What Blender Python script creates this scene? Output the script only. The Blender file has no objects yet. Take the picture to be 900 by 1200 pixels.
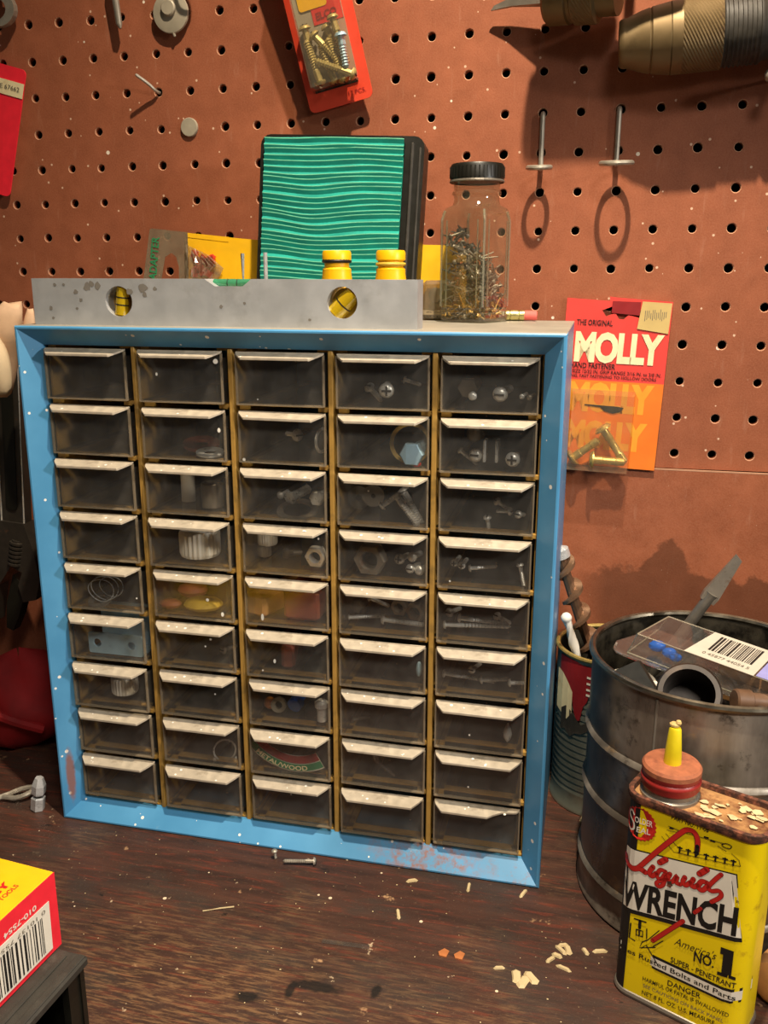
import bpy, bmesh, math, random
from mathutils import Vector, Matrix, Euler
random.seed(7)
S = 0.001                      # everything below is written in millimetres
PI = math.pi
sc = bpy.context.scene
COL = sc.collection

# ------------------------------------------------------------------ camera, world, lights, exposure
def setup_camera():
    f, yaw, pitch, roll = 1051.19, 0.229595, 0.256466, 0.001226
    cd = bpy.data.cameras.new('camera'); cam = bpy.data.objects.new('camera', cd); COL.objects.link(cam)
    cd.sensor_fit = 'VERTICAL'; cd.sensor_height = 24.0; cd.lens = 24.0 * f / 1200.0
    cd.clip_start = 0.01; cd.clip_end = 50
    cy, sy = math.cos(yaw), math.sin(yaw)
    right = Vector((cy, sy, 0)); fw0 = Vector((-sy, cy, 0)); up0 = Vector((0, 0, 1))
    fw = fw0 * math.cos(pitch) - up0 * math.sin(pitch)
    up = up0 * math.cos(pitch) + fw0 * math.sin(pitch)
    r2 = right * math.cos(roll) + up * math.sin(roll); u2 = up * math.cos(roll) - right * math.sin(roll)
    m = Matrix((r2, u2, -fw)).transposed().to_4x4()
    m.translation = Vector((182.6, -658.4, 372.5)) * S
    cam.matrix_world = m
    sc.camera = cam
setup_camera()

w = bpy.data.worlds.new('workshop_air'); sc.world = w; w.use_nodes = True
w.node_tree.nodes['Background'].inputs[0].default_value = (1.0, 0.90, 0.78, 1)
w.node_tree.nodes['Background'].inputs[1].default_value = 0.045

def point_light(name, loc, watts, color, radius):
    l = bpy.data.lights.new(name, 'POINT'); l.energy = watts; l.color = color; l.shadow_soft_size = radius * S
    o = bpy.data.objects.new(name, l); COL.objects.link(o); o.location = Vector(loc) * S
    return o
def area_light(name, loc, target, watts, color, size):
    l = bpy.data.lights.new(name, 'AREA'); l.energy = watts; l.color = color; l.shape = 'DISK'; l.size = size * S
    o = bpy.data.objects.new(name, l); COL.objects.link(o); o.location = Vector(loc) * S
    d = (Vector(target) - Vector(loc)); o.rotation_euler = d.to_track_quat('-Z', 'Y').to_euler()
    return o
def spot_light(name, loc, target, watts, color, radius, angle, blend):
    l = bpy.data.lights.new(name, 'SPOT'); l.energy = watts; l.color = color; l.shadow_soft_size = radius * S
    l.spot_size = math.radians(angle); l.spot_blend = blend
    o = bpy.data.objects.new(name, l); COL.objects.link(o); o.location = Vector(loc) * S
    o.rotation_euler = (Vector(target) - Vector(loc)).to_track_quat('-Z', 'Y').to_euler()
    return o
# a shaded bench lamp hangs above the board; one lamp out in the room to the right, and an added fill over the bench front where no lamp is known
spot_light('bench_lamp', (190, -380, 1130), (250, -150, 200), 60.0, (1.0, 0.83, 0.62), 11, 104, 1.0)
spot_light('room_lamp', (1050, -560, 640), (-160, -200, 150), 27.0, (1.0, 0.94, 0.87), 40, 50, 1.0)
spot_light('front_fill', (380, -860, 960), (215, -270, 70), 29.0, (1.0, 0.90, 0.78), 110, 66, 1.0)

sc.view_settings.view_transform = 'Standard'
sc.view_settings.look = 'None'
sc.view_settings.gamma = 1.0
sc.view_settings.use_curve_mapping = False
sc.view_settings.exposure = 0.0

# ------------------------------------------------------------------ materials
def C(h):
    h = h.lstrip('#'); v = [int(h[i:i + 2], 16) / 255 for i in (0, 2, 4)]
    return tuple(x / 12.92 if x <= .04045 else ((x + .055) / 1.055) ** 2.4 for x in v) + (1.0,)

class NT:
    def __init__(s, name):
        s.m = bpy.data.materials.new(name); s.m.use_nodes = True
        s.t = s.m.node_tree; s.n = s.t.nodes; s.l = s.t.links
        s.n.clear()
        s.out = s.n.new('ShaderNodeOutputMaterial')
        s.tc = s.n.new('ShaderNodeTexCoord')
    def link(s, a, b): s.l.new(a, b)
    def mapping(s, scale=(1, 1, 1), loc=(0, 0, 0), rot=(0, 0, 0)):
        m = s.n.new('ShaderNodeMapping'); s.link(s.tc.outputs['Object'], m.inputs[0])
        m.inputs['Location'].default_value = loc; m.inputs['Rotation'].default_value = rot; m.inputs['Scale'].default_value = scale
        return m.outputs[0]
    def noise(s, scale=100, detail=3, rough=.5, vec=None, dist=0):
        n = s.n.new('ShaderNodeTexNoise'); n.inputs['Scale'].default_value = scale; n.inputs['Detail'].default_value = detail
        n.inputs['Roughness'].default_value = rough; n.inputs['Distortion'].default_value = dist
        s.link(vec if vec else s.tc.outputs['Object'], n.inputs['Vector'])
        return n.outputs['Fac']
    def ramp(s, fac, a, b, lo=0.0, hi=1.0):
        r = s.n.new('ShaderNodeMapRange'); r.clamp = True
        r.inputs[1].default_value = a; r.inputs[2].default_value = b; r.inputs[3].default_value = lo; r.inputs[4].default_value = hi
        s.link(fac, r.inputs[0]); return r.outputs[0]
    def math(s, op, a, b=None):
        m = s.n.new('ShaderNodeMath'); m.operation = op
        for i, v in enumerate((a, b)):
            if v is None: continue
            if isinstance(v, (int, float)): m.inputs[i].default_value = v
            else: s.link(v, m.inputs[i])
        return m.outputs[0]
    def mix(s, fac, a, b):
        m = s.n.new('ShaderNodeMix'); m.data_type = 'RGBA'
        for k, v in ((0, fac), (6, a), (7, b)):
            if isinstance(v, (int, float)): m.inputs[k].default_value = v
            elif isinstance(v, tuple): m.inputs[k].default_value = v
            else: s.link(v, m.inputs[k])
        return m.outputs[2]
    def specks(s, scale, size, density):
        v = s.n.new('ShaderNodeTexVoronoi'); v.inputs['Scale'].default_value = scale
        s.link(s.tc.outputs['Object'], v.inputs['Vector'])
        sep = s.n.new('ShaderNodeSeparateColor'); s.link(v.outputs['Color'], sep.inputs[0])
        dens = s.math('LESS_THAN', sep.outputs[0], density)
        szz = s.math('MULTIPLY', sep.outputs[1], size)
        near = s.math('LESS_THAN', v.outputs['Distance'], szz)
        return s.math('MULTIPLY', dens, near)
    def ellipse(s, c, r, soft=.3, wob=0.0, wscale=200):
        """mask of an elliptical patch centred at c (mm) with radii r (mm), in object space"""
        sc_ = tuple(1 / (x * S) for x in r)
        mp = s.mapping(scale=sc_, loc=tuple(-a * b * S for a, b in zip(c, sc_)))
        ln = s.n.new('ShaderNodeVectorMath'); ln.operation = 'LENGTH'; s.link(mp, ln.inputs[0])
        d = ln.outputs['Value']
        if wob:
            d = s.math('ADD', d, s.math('MULTIPLY', s.math('SUBTRACT', s.noise(wscale, 4), .5), wob))
        return s.ramp(d, 1 - soft, 1 + soft, 1.0, 0.0)
    def bsdf(s, color, rough=.5, metal=0.0, bump=None, bstr=.2, bdist=.0004, spec=.5, **kw):
        b = s.n.new('ShaderNodeBsdfPrincipled')
        for k, v in (('Base Color', color), ('Roughness', rough), ('Metallic', metal), ('Specular IOR Level', spec)):
            if isinstance(v, (int, float, tuple)): b.inputs[k].default_value = v
            else: s.link(v, b.inputs[k])
        for k, v in kw.items(): b.inputs[k.replace('_', ' ')].default_value = v
        if bump is not None:
            bp = s.n.new('ShaderNodeBump'); bp.inputs['Strength'].default_value = bstr; bp.inputs['Distance'].default_value = bdist
            s.link(bump, bp.inputs['Height']); s.link(bp.outputs[0], b.inputs['Normal'])
        return b.outputs[0]
    def done(s, sh):
        s.link(sh, s.out.inputs['Surface']); return s.m

def simple(name, hexc, rough=.5, metal=0.0, var=.12, vscale=90, dark=None, dark_amt=0.0, dscale=60, bump=0.0, bscale=300, spec=.5):
    t = NT(name); c = C(hexc)
    lo = tuple(x * (1 - var) for x in c[:3]) + (1,); hi = tuple(min(1, x * (1 + var)) for x in c[:3]) + (1,)
    col = t.mix(t.ramp(t.noise(vscale, 4), .3, .7), lo, hi)
    if dark:
        col = t.mix(t.ramp(t.noise(dscale, 5, .65), .62 - .35 * dark_amt, .80 - .35 * dark_amt), col, C(dark))
    rg = t.ramp(t.noise(vscale * 1.7, 3), .2, .8, max(.03, rough - .08), min(1, rough + .08))
    return t.done(t.bsdf(col, rg, metal, t.noise(bscale, 4) if bump else None, bump, spec=spec))

def clear(name, tint='F4F4F0', haze='CFC6B4', hz=.10, gloss=.10, rough=.12, noise_haze=0.0, edge=.25):
    """see-through plastic or glass skin: straight-through light, a dusty veil, and a mirror coat that grows at grazing angles"""
    t = NT(name)
    tr = t.n.new('ShaderNodeBsdfTransparent'); tr.inputs[0].default_value = C(tint)
    df = t.n.new('ShaderNodeBsdfDiffuse'); df.inputs[0].default_value = C(haze)
    gl = t.n.new('ShaderNodeBsdfGlossy'); gl.inputs['Roughness'].default_value = rough
    m1 = t.n.new('ShaderNodeMixShader'); m1.inputs[0].default_value = hz
    if noise_haze:
        t.link(t.ramp(t.noise(70, 5, .6), .3, .8, max(0, hz - noise_haze), hz + noise_haze), m1.inputs[0])
    t.link(tr.outputs[0], m1.inputs[1]); t.link(df.outputs[0], m1.inputs[2])
    lw = t.n.new('ShaderNodeLayerWeight'); lw.inputs[0].default_value = .35
    fac = t.math('ADD', t.math('MULTIPLY', t.math('POWER', lw.outputs['Facing'], 2.5), edge), gloss * .4)
    m2 = t.n.new('ShaderNodeMixShader'); t.link(fac, m2.inputs[0])
    t.link(m1.outputs[0], m2.inputs[1]); t.link(gl.outputs[0], m2.inputs[2])
    return t.done(m2.outputs[0])

def mat_hardboard(name, lower=False):
    t = NT(name)
    fine = t.noise(900, 3, .6); mid = t.noise(60, 5, .6); big = t.noise(9, 3)
    col = t.mix(t.ramp(mid, .3, .72), C('8C4D30'), C('A55F40'))
    col = t.mix(t.ramp(big, .35, .7, 0, .45), col, C('733C28'))
    col = t.mix(t.ramp(fine, .3, .7, 0, .25), col, C('BC7E60'))
    scr = t.noise(30, 4, .6, t.mapping(scale=(6, 6, 1)))
    col = t.mix(t.ramp(scr, .60, .78, 0, .22), col, C('C79A80'))
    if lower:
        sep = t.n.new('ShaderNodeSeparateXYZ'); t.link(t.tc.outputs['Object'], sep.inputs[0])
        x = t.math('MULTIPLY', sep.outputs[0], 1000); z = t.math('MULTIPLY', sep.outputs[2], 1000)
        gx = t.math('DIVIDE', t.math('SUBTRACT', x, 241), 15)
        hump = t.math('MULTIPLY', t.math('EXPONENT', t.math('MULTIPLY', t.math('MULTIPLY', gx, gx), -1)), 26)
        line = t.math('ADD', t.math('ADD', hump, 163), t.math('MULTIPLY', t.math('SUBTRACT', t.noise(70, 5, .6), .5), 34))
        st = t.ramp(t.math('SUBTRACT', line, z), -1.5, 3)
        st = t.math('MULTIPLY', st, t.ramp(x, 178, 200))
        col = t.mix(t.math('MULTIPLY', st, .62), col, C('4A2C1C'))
    col = t.mix(t.specks(80, .12, .16), col, C('EADCC8'))
    col = t.mix(t.specks(260, .22, .10), col, C('D9B79C'))
    return t.done(t.bsdf(col, .56, 0, fine, .25, .0004, spec=.35))

def mat_bench():
    t = NT('worn_bench_paint')
    st = t.noise(14, 6, .62, t.mapping(scale=(1, 7, 3), rot=(0, 0, math.radians(7))), .4)
    st2 = t.noise(34, 6, .65, t.mapping(scale=(1, 9, 3), loc=(3, 1, 0), rot=(0, 0, math.radians(7))), .3)
    blot = t.noise(16, 5, .6, t.mapping(scale=(1, 1.6, 1), loc=(5, 2, 0)))
    grit = t.noise(420, 4, .7)
    fine = t.noise(60, 7, .72, t.mapping(scale=(1, 8, 3), loc=(1, 6, 0), rot=(0, 0, math.radians(7))), .3)
    col = t.mix(t.ramp(st, .35, .65), C('33211A'), C('4D3126'))
    col = t.mix(t.ramp(st2, .54, .63, 0, .6), col, C('6A3020'))
    col = t.mix(t.ramp(blot, .50, .62, 0, .6), col, C('38302A'))
    wear = t.math('MAXIMUM', t.ellipse((-10, -300, 0), (110, 55, 40), .6, 1.2, 18), t.ramp(t.noise(9, 4), .52, .68))
    worn = t.math('MULTIPLY', t.ramp(fine, .47, .60), wear)
    col = t.mix(t.math('MULTIPLY', worn, .42), col, C('A07850'))
    col = t.mix(t.ramp(fine, .60, .72, 0, .25), col, C('8E6A4C'))
    col = t.mix(t.ramp(grit, .60, .75, 0, .30), col, C('9A7C60'))
    col = t.mix(t.ramp(t.noise(45, 4, .7, t.mapping(loc=(9, 4, 1))), .66, .72, 0, .8), col, C('B9926A'))
    col = t.mix(t.ramp(t.noise(70, 5, .7, t.mapping(loc=(4, 1, 5))), .66, .70, 0, .8), col, C('C7B090'))
    col = t.mix(t.ramp(t.noise(38, 4, .7, t.mapping(loc=(2, 8, 1), scale=(1, 2, 1))), .66, .71, 0, .85), col, C('171310'))
    for c_, r_ in (((56, -272, 0), (15, 3.5, 9)), ((42, -277, 0), (2.5, 6, 9)), ((87, -268, 0), (2.5, 5, 9)), ((21, -288, 0), (6, 4, 9))):
        col = t.mix(t.math('MULTIPLY', t.ellipse(c_, r_, .3, 1.4, 160), .9), col, C('15110F'))
    col = t.mix(t.specks(120, .16, .10), col, C('D9C6A8'))
    return t.done(t.bsdf(col, .55, 0, t.math('ADD', grit, st), .35, .0007, spec=.4))

def mat_blue():
    t = NT('blue_enamel')
    col = t.mix(t.ramp(t.noise(22, 4), .3, .7), C('4488B6'), C('579CCA'))
    col = t.mix(t.specks(120, .17, .9), col, C('F0EEE6'))
    col = t.mix(t.ramp(t.noise(40, 5, .65), .68, .78, 0, .5), col, C('9FB6BC'))
    r1 = t.ellipse((-161, -158, 32), (2.0, 30, 19), .25, .5, 300)
    r2 = t.math('MULTIPLY', t.ellipse((96, -157, 6), (32, 30, 12), .5, 1.2, 130), t.ramp(t.noise(170, 5, .7), .42, .60))
    r3 = t.math('MULTIPLY', t.ellipse((150, -157, 2), (20, 30, 10), .5, 1.0, 130), t.ramp(t.noise(190, 5, .7), .52, .62, 0, .5))
    rust = t.math('MAXIMUM', t.math('MAXIMUM', r1, r2), r3)
    col = t.mix(t.math('MULTIPLY', rust, .85), col, C('8C5A44'))
    return t.done(t.bsdf(col, .38, 0, t.noise(60, 4), .05, spec=.5))

def mat_steel_top():
    t = NT('dusty_sheet_top')
    col = t.mix(t.ramp(t.noise(40, 5, .6), .3, .7), C('8A8478'), C('A09A8C'))
    return t.done(t.bsdf(col, .5, 0, spec=.4))

def mat_metal(name, hexc, rough=.3, rust=0.0, rusthex='5B3A26', vs=60, metal=1.0, dirt='3A3128', dirt_amt=.35):
    t = NT(name); c = C(hexc)
    col = t.mix(t.ramp(t.noise(vs, 5, .6), .3, .7), tuple(x * .8 for x in c[:3]) + (1,), c)
    col = t.mix(t.ramp(t.noise(vs * .6, 6, .7, t.mapping(loc=(4, 2, 7))), .55, .75, 0, dirt_amt), col, C(dirt))
    mt = metal
    if rust:
        rm = t.ramp(t.noise(vs * .8, 6, .7, t.mapping(loc=(1, 9, 3))), .68 - .35 * rust, .76 - .3 * rust)
        col = t.mix(rm, col, C(rusthex)); mt = t.ramp(rm, 0, 1, metal, .1)
    rg = t.ramp(t.noise(vs * 2, 4), .2, .8, max(.05, rough - .1), min(1, rough + .14))
    return t.done(t.bsdf(col, rg, mt, t.noise(vs * 4, 3), .05))

def mat_tin():
    t = NT('stained_glint_tin')
    st = t.noise(22, 5, .65, t.mapping(scale=(2.2, 2.2, .5))); bl = t.noise(55, 6, .7); big = t.noise(16, 4, .6, t.mapping(loc=(3, 1, 2)))
    col = t.mix(t.ramp(st, .3, .7), C('6E665C'), C('A89F92'))  # vertical streaks paint reflections into the tin; the darker blotches are stains
    col = t.mix(t.ramp(big, .46, .62, 0, .75), col, C('4A423A'))
    col = t.mix(t.ramp(bl, .58, .68, 0, .8), col, C('2E2823'))
    rm = t.ramp(t.noise(30, 6, .7, t.mapping(loc=(7, 5, 1))), .60, .70)
    col = t.mix(t.math('MULTIPLY', rm, .7), col, C('9A7A4A'))
    return t.done(t.bsdf(col, t.ramp(st, .3, .7, .25, .42), t.ramp(rm, 0, 1, .45, .1), bl, .06))
M = {}
M['peg'] = mat_hardboard('brown_hardboard'); M['hard'] = mat_hardboard('brown_hardboard_stained', True)
M['peg_edge'] = simple('raw_hardboard_edge', 'B98A6C', .8)
M['shade_back'] = simple('painted_gap_shade', '1A0F0A', .9)  # near-black colour puts the shade of the gap into the backing sheet
M['bench'] = mat_bench(); M['blue'] = mat_blue(); M['dusty_top'] = mat_steel_top()
M['tan'] = simple('amber_plastic', 'B08A44', .45, var=.1, dark='7A6236', dark_amt=.25)
M['pull'] = simple('dusty_clear_lip', 'B2A794', .40, var=.14, vscale=160, dark='8A7E6C', dark_amt=.15, dscale=90)
M['drawer'] = clear('smoky_drawer_plastic', 'FAF9F6', 'C6C0B6', .05, .12, .14, .028, .32)
M['drawer_edge'] = clear('drawer_edge_plastic', 'E8E2D6', 'C4B49A', .28, .16, .2)
M['speck'] = simple('white_paint_drop', 'F2EEE2', .6, var=.03)
M['alu'] = mat_metal('brushed_aluminium', 'BDBFC0', .45, 0, vs=45, metal=.35, dirt='84817A', dirt_amt=.5)
M['alu_spot'] = simple('dark_oxide_spot', '77726A', .6)
M['steel'] = mat_metal('zinc_steel', 'D6D8D8', .30, 0, vs=200, metal=.45)
M['zinc_blue'] = mat_metal('bright_zinc_plate', 'A6CBE2', .40, 0, vs=80, metal=.3)
M['steel_dark'] = mat_metal('dull_dark_steel', '8A8276', .4, .2, vs=70, metal=.5)
M['brown_steel'] = mat_metal('browned_steel', '8A6A50', .35, .3, vs=60, metal=.5)
M['tool_dark'] = mat_metal('dark_forged_steel', '5A534A', .38, .15, vs=70, metal=.7)
M['hook'] = mat_metal('grey_hook_wire', 'B8B0A0', .4, 0, vs=150, metal=.6)
M['brass'] = mat_metal('yellow_zinc', 'CDB066', .32, 0, vs=200, metal=.6, dirt='6A5527')
M['dull_brass'] = mat_metal('dull_yellow_zinc', 'B5A468', .42, 0, vs=160, metal=.4, dirt='5E5230')
M['galv'] = mat_metal('aged_tin', 'A49C90', .36, .22, 'A08050', 26, .65, '3A342C', .7)
M['galv_rim'] = mat_metal('tarnished_rim', '8A8272', .35, .15, '5B4A30', 60)
M['tin_in'] = simple('can_inside', '4A4438', .5, .5, var=.3, dark='1E1A14', dark_amt=.6)
M['galv'] = mat_tin()
M['corr'] = mat_metal('corrugated_tin', '9FA08E', .33, .1, '6B5A3A', 40, .6, '3A382C', .5)
M['chuck'] = mat_metal('worn_chuck_steel', '7E6A48', .5, .25, '4A3420', 50, .5, '3A2A18', .6)
M['black'] = simple('black_plastic', '17160F', .42, var=.2)
M['black_rough'] = simple('dull_black_plastic', '33302A', .6, var=.2, dark='4A463E', dark_amt=.3)
M['pipe'] = simple('dark_brown_pipe', '2B231C', .38, .3, var=.2, dark='4A3C30', dark_amt=.3)
M['rubber'] = simple('black_rubber', '121110', .5)
M['blackink'] = simple('black_ink', '14120E', .6, var=.05)
M['greyink'] = simple('grey_ink', '6A6458', .7, var=.05)
M['redink'] = simple('red_ink', 'C2231C', .5, var=.08)
M['darkred'] = simple('dark_red_print', '8E1B1E', .5, var=.1)
M['white'] = simple('white_print', 'E9E2D2', .6, var=.05)
M['offwhite'] = simple('dusty_label', 'BDB5A6', .6, var=.06)
M['cream'] = simple('cream_print', 'F0E2B4', .6, var=.06, dark='D8C08C', dark_amt=.2)
M['red'] = simple('red_card', 'D42B2B', .45, var=.08)
M['redcard'] = simple('bright_red_card', 'FA2C3C', .4, var=.10, vscale=120)
M['orange_red'] = simple('orange_red_card', 'E5492E', .5, var=.08)
M['pinkred'] = simple('faded_red_card', 'DC4038', .6, var=.1, vscale=40)
M['orange'] = simple('orange_card', 'E8761E', .6, var=.1, vscale=50)
M['yellow'] = simple('yellow_card', 'F0B90E', .5, var=.06)
M['yellow_can'] = simple('yellow_can_paint', 'F6D80A', .32, var=.06, vscale=40, dark='B98F16', dark_amt=.12, dscale=90)
M['yplastic'] = simple('yellow_plastic', 'F2B705', .4, var=.05)
M['yspout'] = simple('yellow_spout', 'D9C51C', .4, var=.12)
M['molly2'] = simple('amber_print', 'E89A2A', .6, var=.1)
M['sticker'] = simple('aged_price_sticker', 'C9AE6E', .7, var=.1, vscale=60)
M['green'] = simple('green_filter_paper', '069484', .8, var=.14, vscale=60)
M['green_edge'] = simple('pale_fold_edge', '62B794', .8, var=.15)
M['greenink'] = simple('green_ink', '1C7A4C', .6)
M['bagclear'] = clear('cloudy_bag', 'D0C8B8', 'B0A288', .28, .2, .2, .1, .3)
M['blister'] = clear('clear_blister', 'F6F2EA', 'E8D8B8', .07, .22, .08, .03, .5)
M['clam'] = clear('clear_clamshell', 'F8F8F6', 'E4E0D8', .035, .34, .1, .02, .8)
M['glass'] = clear('jar_glass', 'F2F3EA', 'DCD2B0', .04, .26, .04, .015, .75)
M['glass_rib'] = clear('jar_glass_rib', 'F2F3EA', 'E0DCC4', .20, .4, .06, 0, .8)
M['screwpile'] = mat_metal('mixed_screws', '7E756A', .42, .3, '6A4E2E', 90, .5)
M['screwrust'] = mat_metal('rusty_screws', 'B08A48', .4, .5, '8A5A28', 90, .6)
M['rust'] = simple('rust_crust', '7E4A34', .9, var=.35, vscale=300, dark='3E2418', dark_amt=.7, dscale=250, bump=.6, bscale=700)
M['rust_top'] = simple('rusty_tin_top', 'A87C4C', .7, var=.25, vscale=160, dark='6E4226', dark_amt=.5, dscale=90, bump=.4)
M['rustcap'] = simple('rust_dusted_cap', '9C5B3C', .8, var=.18, vscale=260, dark='6A3624', dark_amt=.3, bump=.3)
M['redcap'] = simple('red_screw_cap', '8F2420', .4, var=.12)
M['wood'] = simple('pale_wood', 'C89058', .6, var=.15)
M['wood_red'] = simple('reddish_wood', '8A4632', .55, var=.2)
M['dark_wood'] = simple('dark_brown_wood', '5E4430', .5, var=.2)
M['lilac'] = simple('lilac_print', '8C8CC4', .6)
M['pencil'] = simple('silver_pencil', 'BDB6A8', .4, .2, var=.08)
M['ferrule'] = mat_metal('pencil_ferrule', 'D8CE8A', .3, vs=150)
M['eraser'] = simple('pink_eraser', 'E2685E', .7)
M['chip'] = simple('pale_seed_chip', 'C9B488', .7, var=.12)
M['chip_dark'] = simple('orange_chip', 'B06A38', .7, var=.2)
M['leather'] = simple('tan_cloth', 'D9B593', .85, var=.12, vscale=60, bump=.3, bscale=400)
M['cream_cloth'] = simple('cream_cloth', 'E8D2AE', .85, var=.08, vscale=60, bump=.3, bscale=400)
M['redcloth'] = simple('dark_red_cloth', '8A0A0E', .8, var=.25, vscale=40)
M['bluep'] = simple('blue_plastic', '1E5FC0', .35)
M['orangep'] = simple('orange_plastic', 'E08A30', .4)
M['whitep'] = simple('white_plastic', 'E6E2D8', .45, var=.04)
M['pinkp'] = simple('pink_plastic', 'C86A68', .5)
M['yellowp'] = simple('dull_yellow_plastic', 'C8A838', .5)
M['vial'] = clear('yellow_vial', 'F0DC50', 'F0CC20', .5, .25, .08)
M['vialg'] = clear('green_vial', '7FD0A0', '58B088', .45, .25, .08)
M['greygrey'] = simple('pale_grey_disc', 'A9A08C', .55, .2, var=.1)

# ------------------------------------------------------------------ mesh builder (mm, local to the parent)
def basis(d):
    d = Vector(d).normalized()
    a = Vector((0, 0, 1)) if abs(d.z) < .9 else Vector((1, 0, 0))
    u = d.cross(a).normalized(); v = u.cross(d).normalized()
    return u, v, d
class B:
    def __init__(s): s.v = []; s.f = []; s.mi = []
    def add(s, vs, fs, mi=0):
        k = len(s.v); s.v += [tuple(x) for x in vs]; s.f += [tuple(i + k for i in f) for f in fs]; s.mi += [mi] * len(fs); return s
    def box(s, c, size, rot=None, mi=0, bev=0.0):
        x, y, z = [a / 2 for a in size]
        if bev:
            b = bev; P = []
            pts = [(x - b, y), (x, y - b), (x, -y + b), (x - b, -y), (-x + b, -y), (-x, -y + b), (-x, y - b), (-x + b, y)]
            ins = [(px * (1 - b / x), py * (1 - b / y)) for px, py in pts]
            for zz, pp in ((-z, ins), (-z + b, pts), (z - b, pts), (z, ins)): P += [(p[0], p[1], zz) for p in pp]
            F = [tuple(range(7, -1, -1)), tuple(range(24, 32))]
            for k in range(3):
                for i in range(8): F.append((k * 8 + i, k * 8 + (i + 1) % 8, k * 8 + 8 + (i + 1) % 8, k * 8 + 8 + i))
        else:
            P = [(i, j, k) for k in (-z, z) for j in (-y, y) for i in (-x, x)]
            F = [(0, 2, 3, 1), (4, 5, 7, 6), (0, 1, 5, 4), (2, 6, 7, 3), (0, 4, 6, 2), (1, 3, 7, 5)]
        R = Euler([math.radians(a) for a in rot]).to_matrix() if rot else None
        P = [((R @ Vector(p)) if R else Vector(p)) + Vector(c) for p in P]
        return s.add(P, F, mi)
    def lathe(s, prof, o=(0, 0, 0), d=(0, 0, 1), n=20, mi=0, caps=True, mis=None):
        """prof: list of (radius, along)"""
        u, v, d = basis(d); o = Vector(o); P = []
        for r, h in prof:
            for i in range(n):
                a = 2 * PI * i / n; P.append(o + d * h + (u * math.cos(a) + v * math.sin(a)) * r)
        k0 = len(s.v); s.v += [tuple(p) for p in P]
        for j in range(len(prof) - 1):
            for i in range(n):
                s.f.append((k0 + j * n + i, k0 + (j + 1) * n + i, k0 + (j + 1) * n + (i + 1) % n, k0 + j * n + (i + 1) % n)); s.mi.append(mis[j] if mis else mi)
        if caps:
            s.f.append(tuple(k0 + i for i in range(n))); s.mi.append(mi)
            s.f.append(tuple(k0 + (len(prof) - 1) * n + i for i in range(n - 1, -1, -1))); s.mi.append(mi)
        return s
    def cyl(s, p0, p1, r0, r1=None, n=16, mi=0):
        p0, p1 = Vector(p0), Vector(p1); r1 = r0 if r1 is None else r1
        return s.lathe([(r0, 0), (r1, (p1 - p0).length)], p0, p1 - p0, n, mi)
    def tube(s, pts, r, n=8, mi=0, closed=False):
        pts = [Vector(p) for p in pts]; N = len(pts); k0 = len(s.v); pu = None
        for i, p in enumerate(pts):
            d = (pts[(i + 1) % N] - pts[i - 1]) if closed else (pts[min(i + 1, N - 1)] - pts[max(i - 1, 0)])
            u, v, d = basis(d)
            if pu is not None:
                u = (pu - d * pu.dot(d)).normalized(); v = d.cross(u)
            pu = u; rr = r[i] if isinstance(r, (list, tuple)) else r
            for j in range(n):
                a = 2 * PI * j / n; s.v.append(tuple(p + (u * math.cos(a) + v * math.sin(a)) * rr))
        for i in range(N if closed else N - 1):
            for j in range(n):
                a, b = i * n, ((i + 1) % N) * n
                s.f.append((k0 + a + j, k0 + a + (j + 1) % n, k0 + b + (j + 1) % n, k0 + b + j)); s.mi.append(mi)
        if not closed:
            s.f.append(tuple(k0 + j for j in range(n - 1, -1, -1))); s.mi.append(mi)
            s.f.append(tuple(k0 + (N - 1) * n + j for j in range(n))); s.mi.append(mi)
        return s
    def prism(s, outline, o, u, v, depth, mi=0):
        """outline (a,b) in the plane u,v; pushed along u x v by depth"""
        o, u, v = Vector(o), Vector(u), Vector(v); w_ = u.cross(v).normalized() * depth; n = len(outline)
        P = [o + u * a + v * b for a, b in outline]; P += [p + w_ for p in P]
        F = [tuple(range(n - 1, -1, -1)), tuple(range(n, 2 * n))] + [(i, (i + 1) % n, n + (i + 1) % n, n + i) for i in range(n)]
        return s.add(P, F, mi)
    def ngon(s, pts, mi=0): return s.add(pts, [tuple(range(len(pts)))], mi)
    def ball(s, c, r, n=12, mi=0, sq=(1, 1, 1)):
        m = n // 2; P = [(c[0], c[1], c[2] - r * sq[2])]
        for j in range(1, m):
            t = -PI / 2 + PI * j / m
            for i in range(n):
                a = 2 * PI * i / n; P.append((c[0] + r * sq[0] * math.cos(t) * math.cos(a), c[1] + r * sq[1] * math.cos(t) * math.sin(a), c[2] + r * sq[2] * math.sin(t)))
        P.append((c[0], c[1], c[2] + r * sq[2])); F = []
        for i in range(n): F.append((0, 1 + (i + 1) % n, 1 + i)); F.append((len(P) - 1, 1 + (m - 2) * n + i, 1 + (m - 2) * n + (i + 1) % n))
        for j in range(m - 2):
            for i in range(n): F.append((1 + j * n + i, 1 + j * n + (i + 1) % n, 1 + (j + 1) * n + (i + 1) % n, 1 + (j + 1) * n + i))
        return s.add(P, F, mi)
    def build(s, name, mats, parent=None, loc=(0, 0, 0), smooth=False, rot=None, auto=35, recalc=True):
        me = bpy.data.meshes.new(name)
        me.from_pydata([(a * S, b * S, c * S) for a, b, c in s.v], [], s.f)
        if not isinstance(mats, (list, tuple)): mats = [mats]
        for m in mats: me.materials.append(m)
        if any(s.mi): me.polygons.foreach_set('material_index', s.mi)
        if recalc:
            bm = bmesh.new(); bm.from_mesh(me); bmesh.ops.recalc_face_normals(bm, faces=bm.faces); bm.to_mesh(me); bm.free()
        if smooth:
            me.polygons.foreach_set('use_smooth', [True] * len(me.polygons))
            try: me.set_sharp_from_angle(angle=math.radians(auto))
            except Exception: pass
        me.update()
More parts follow.
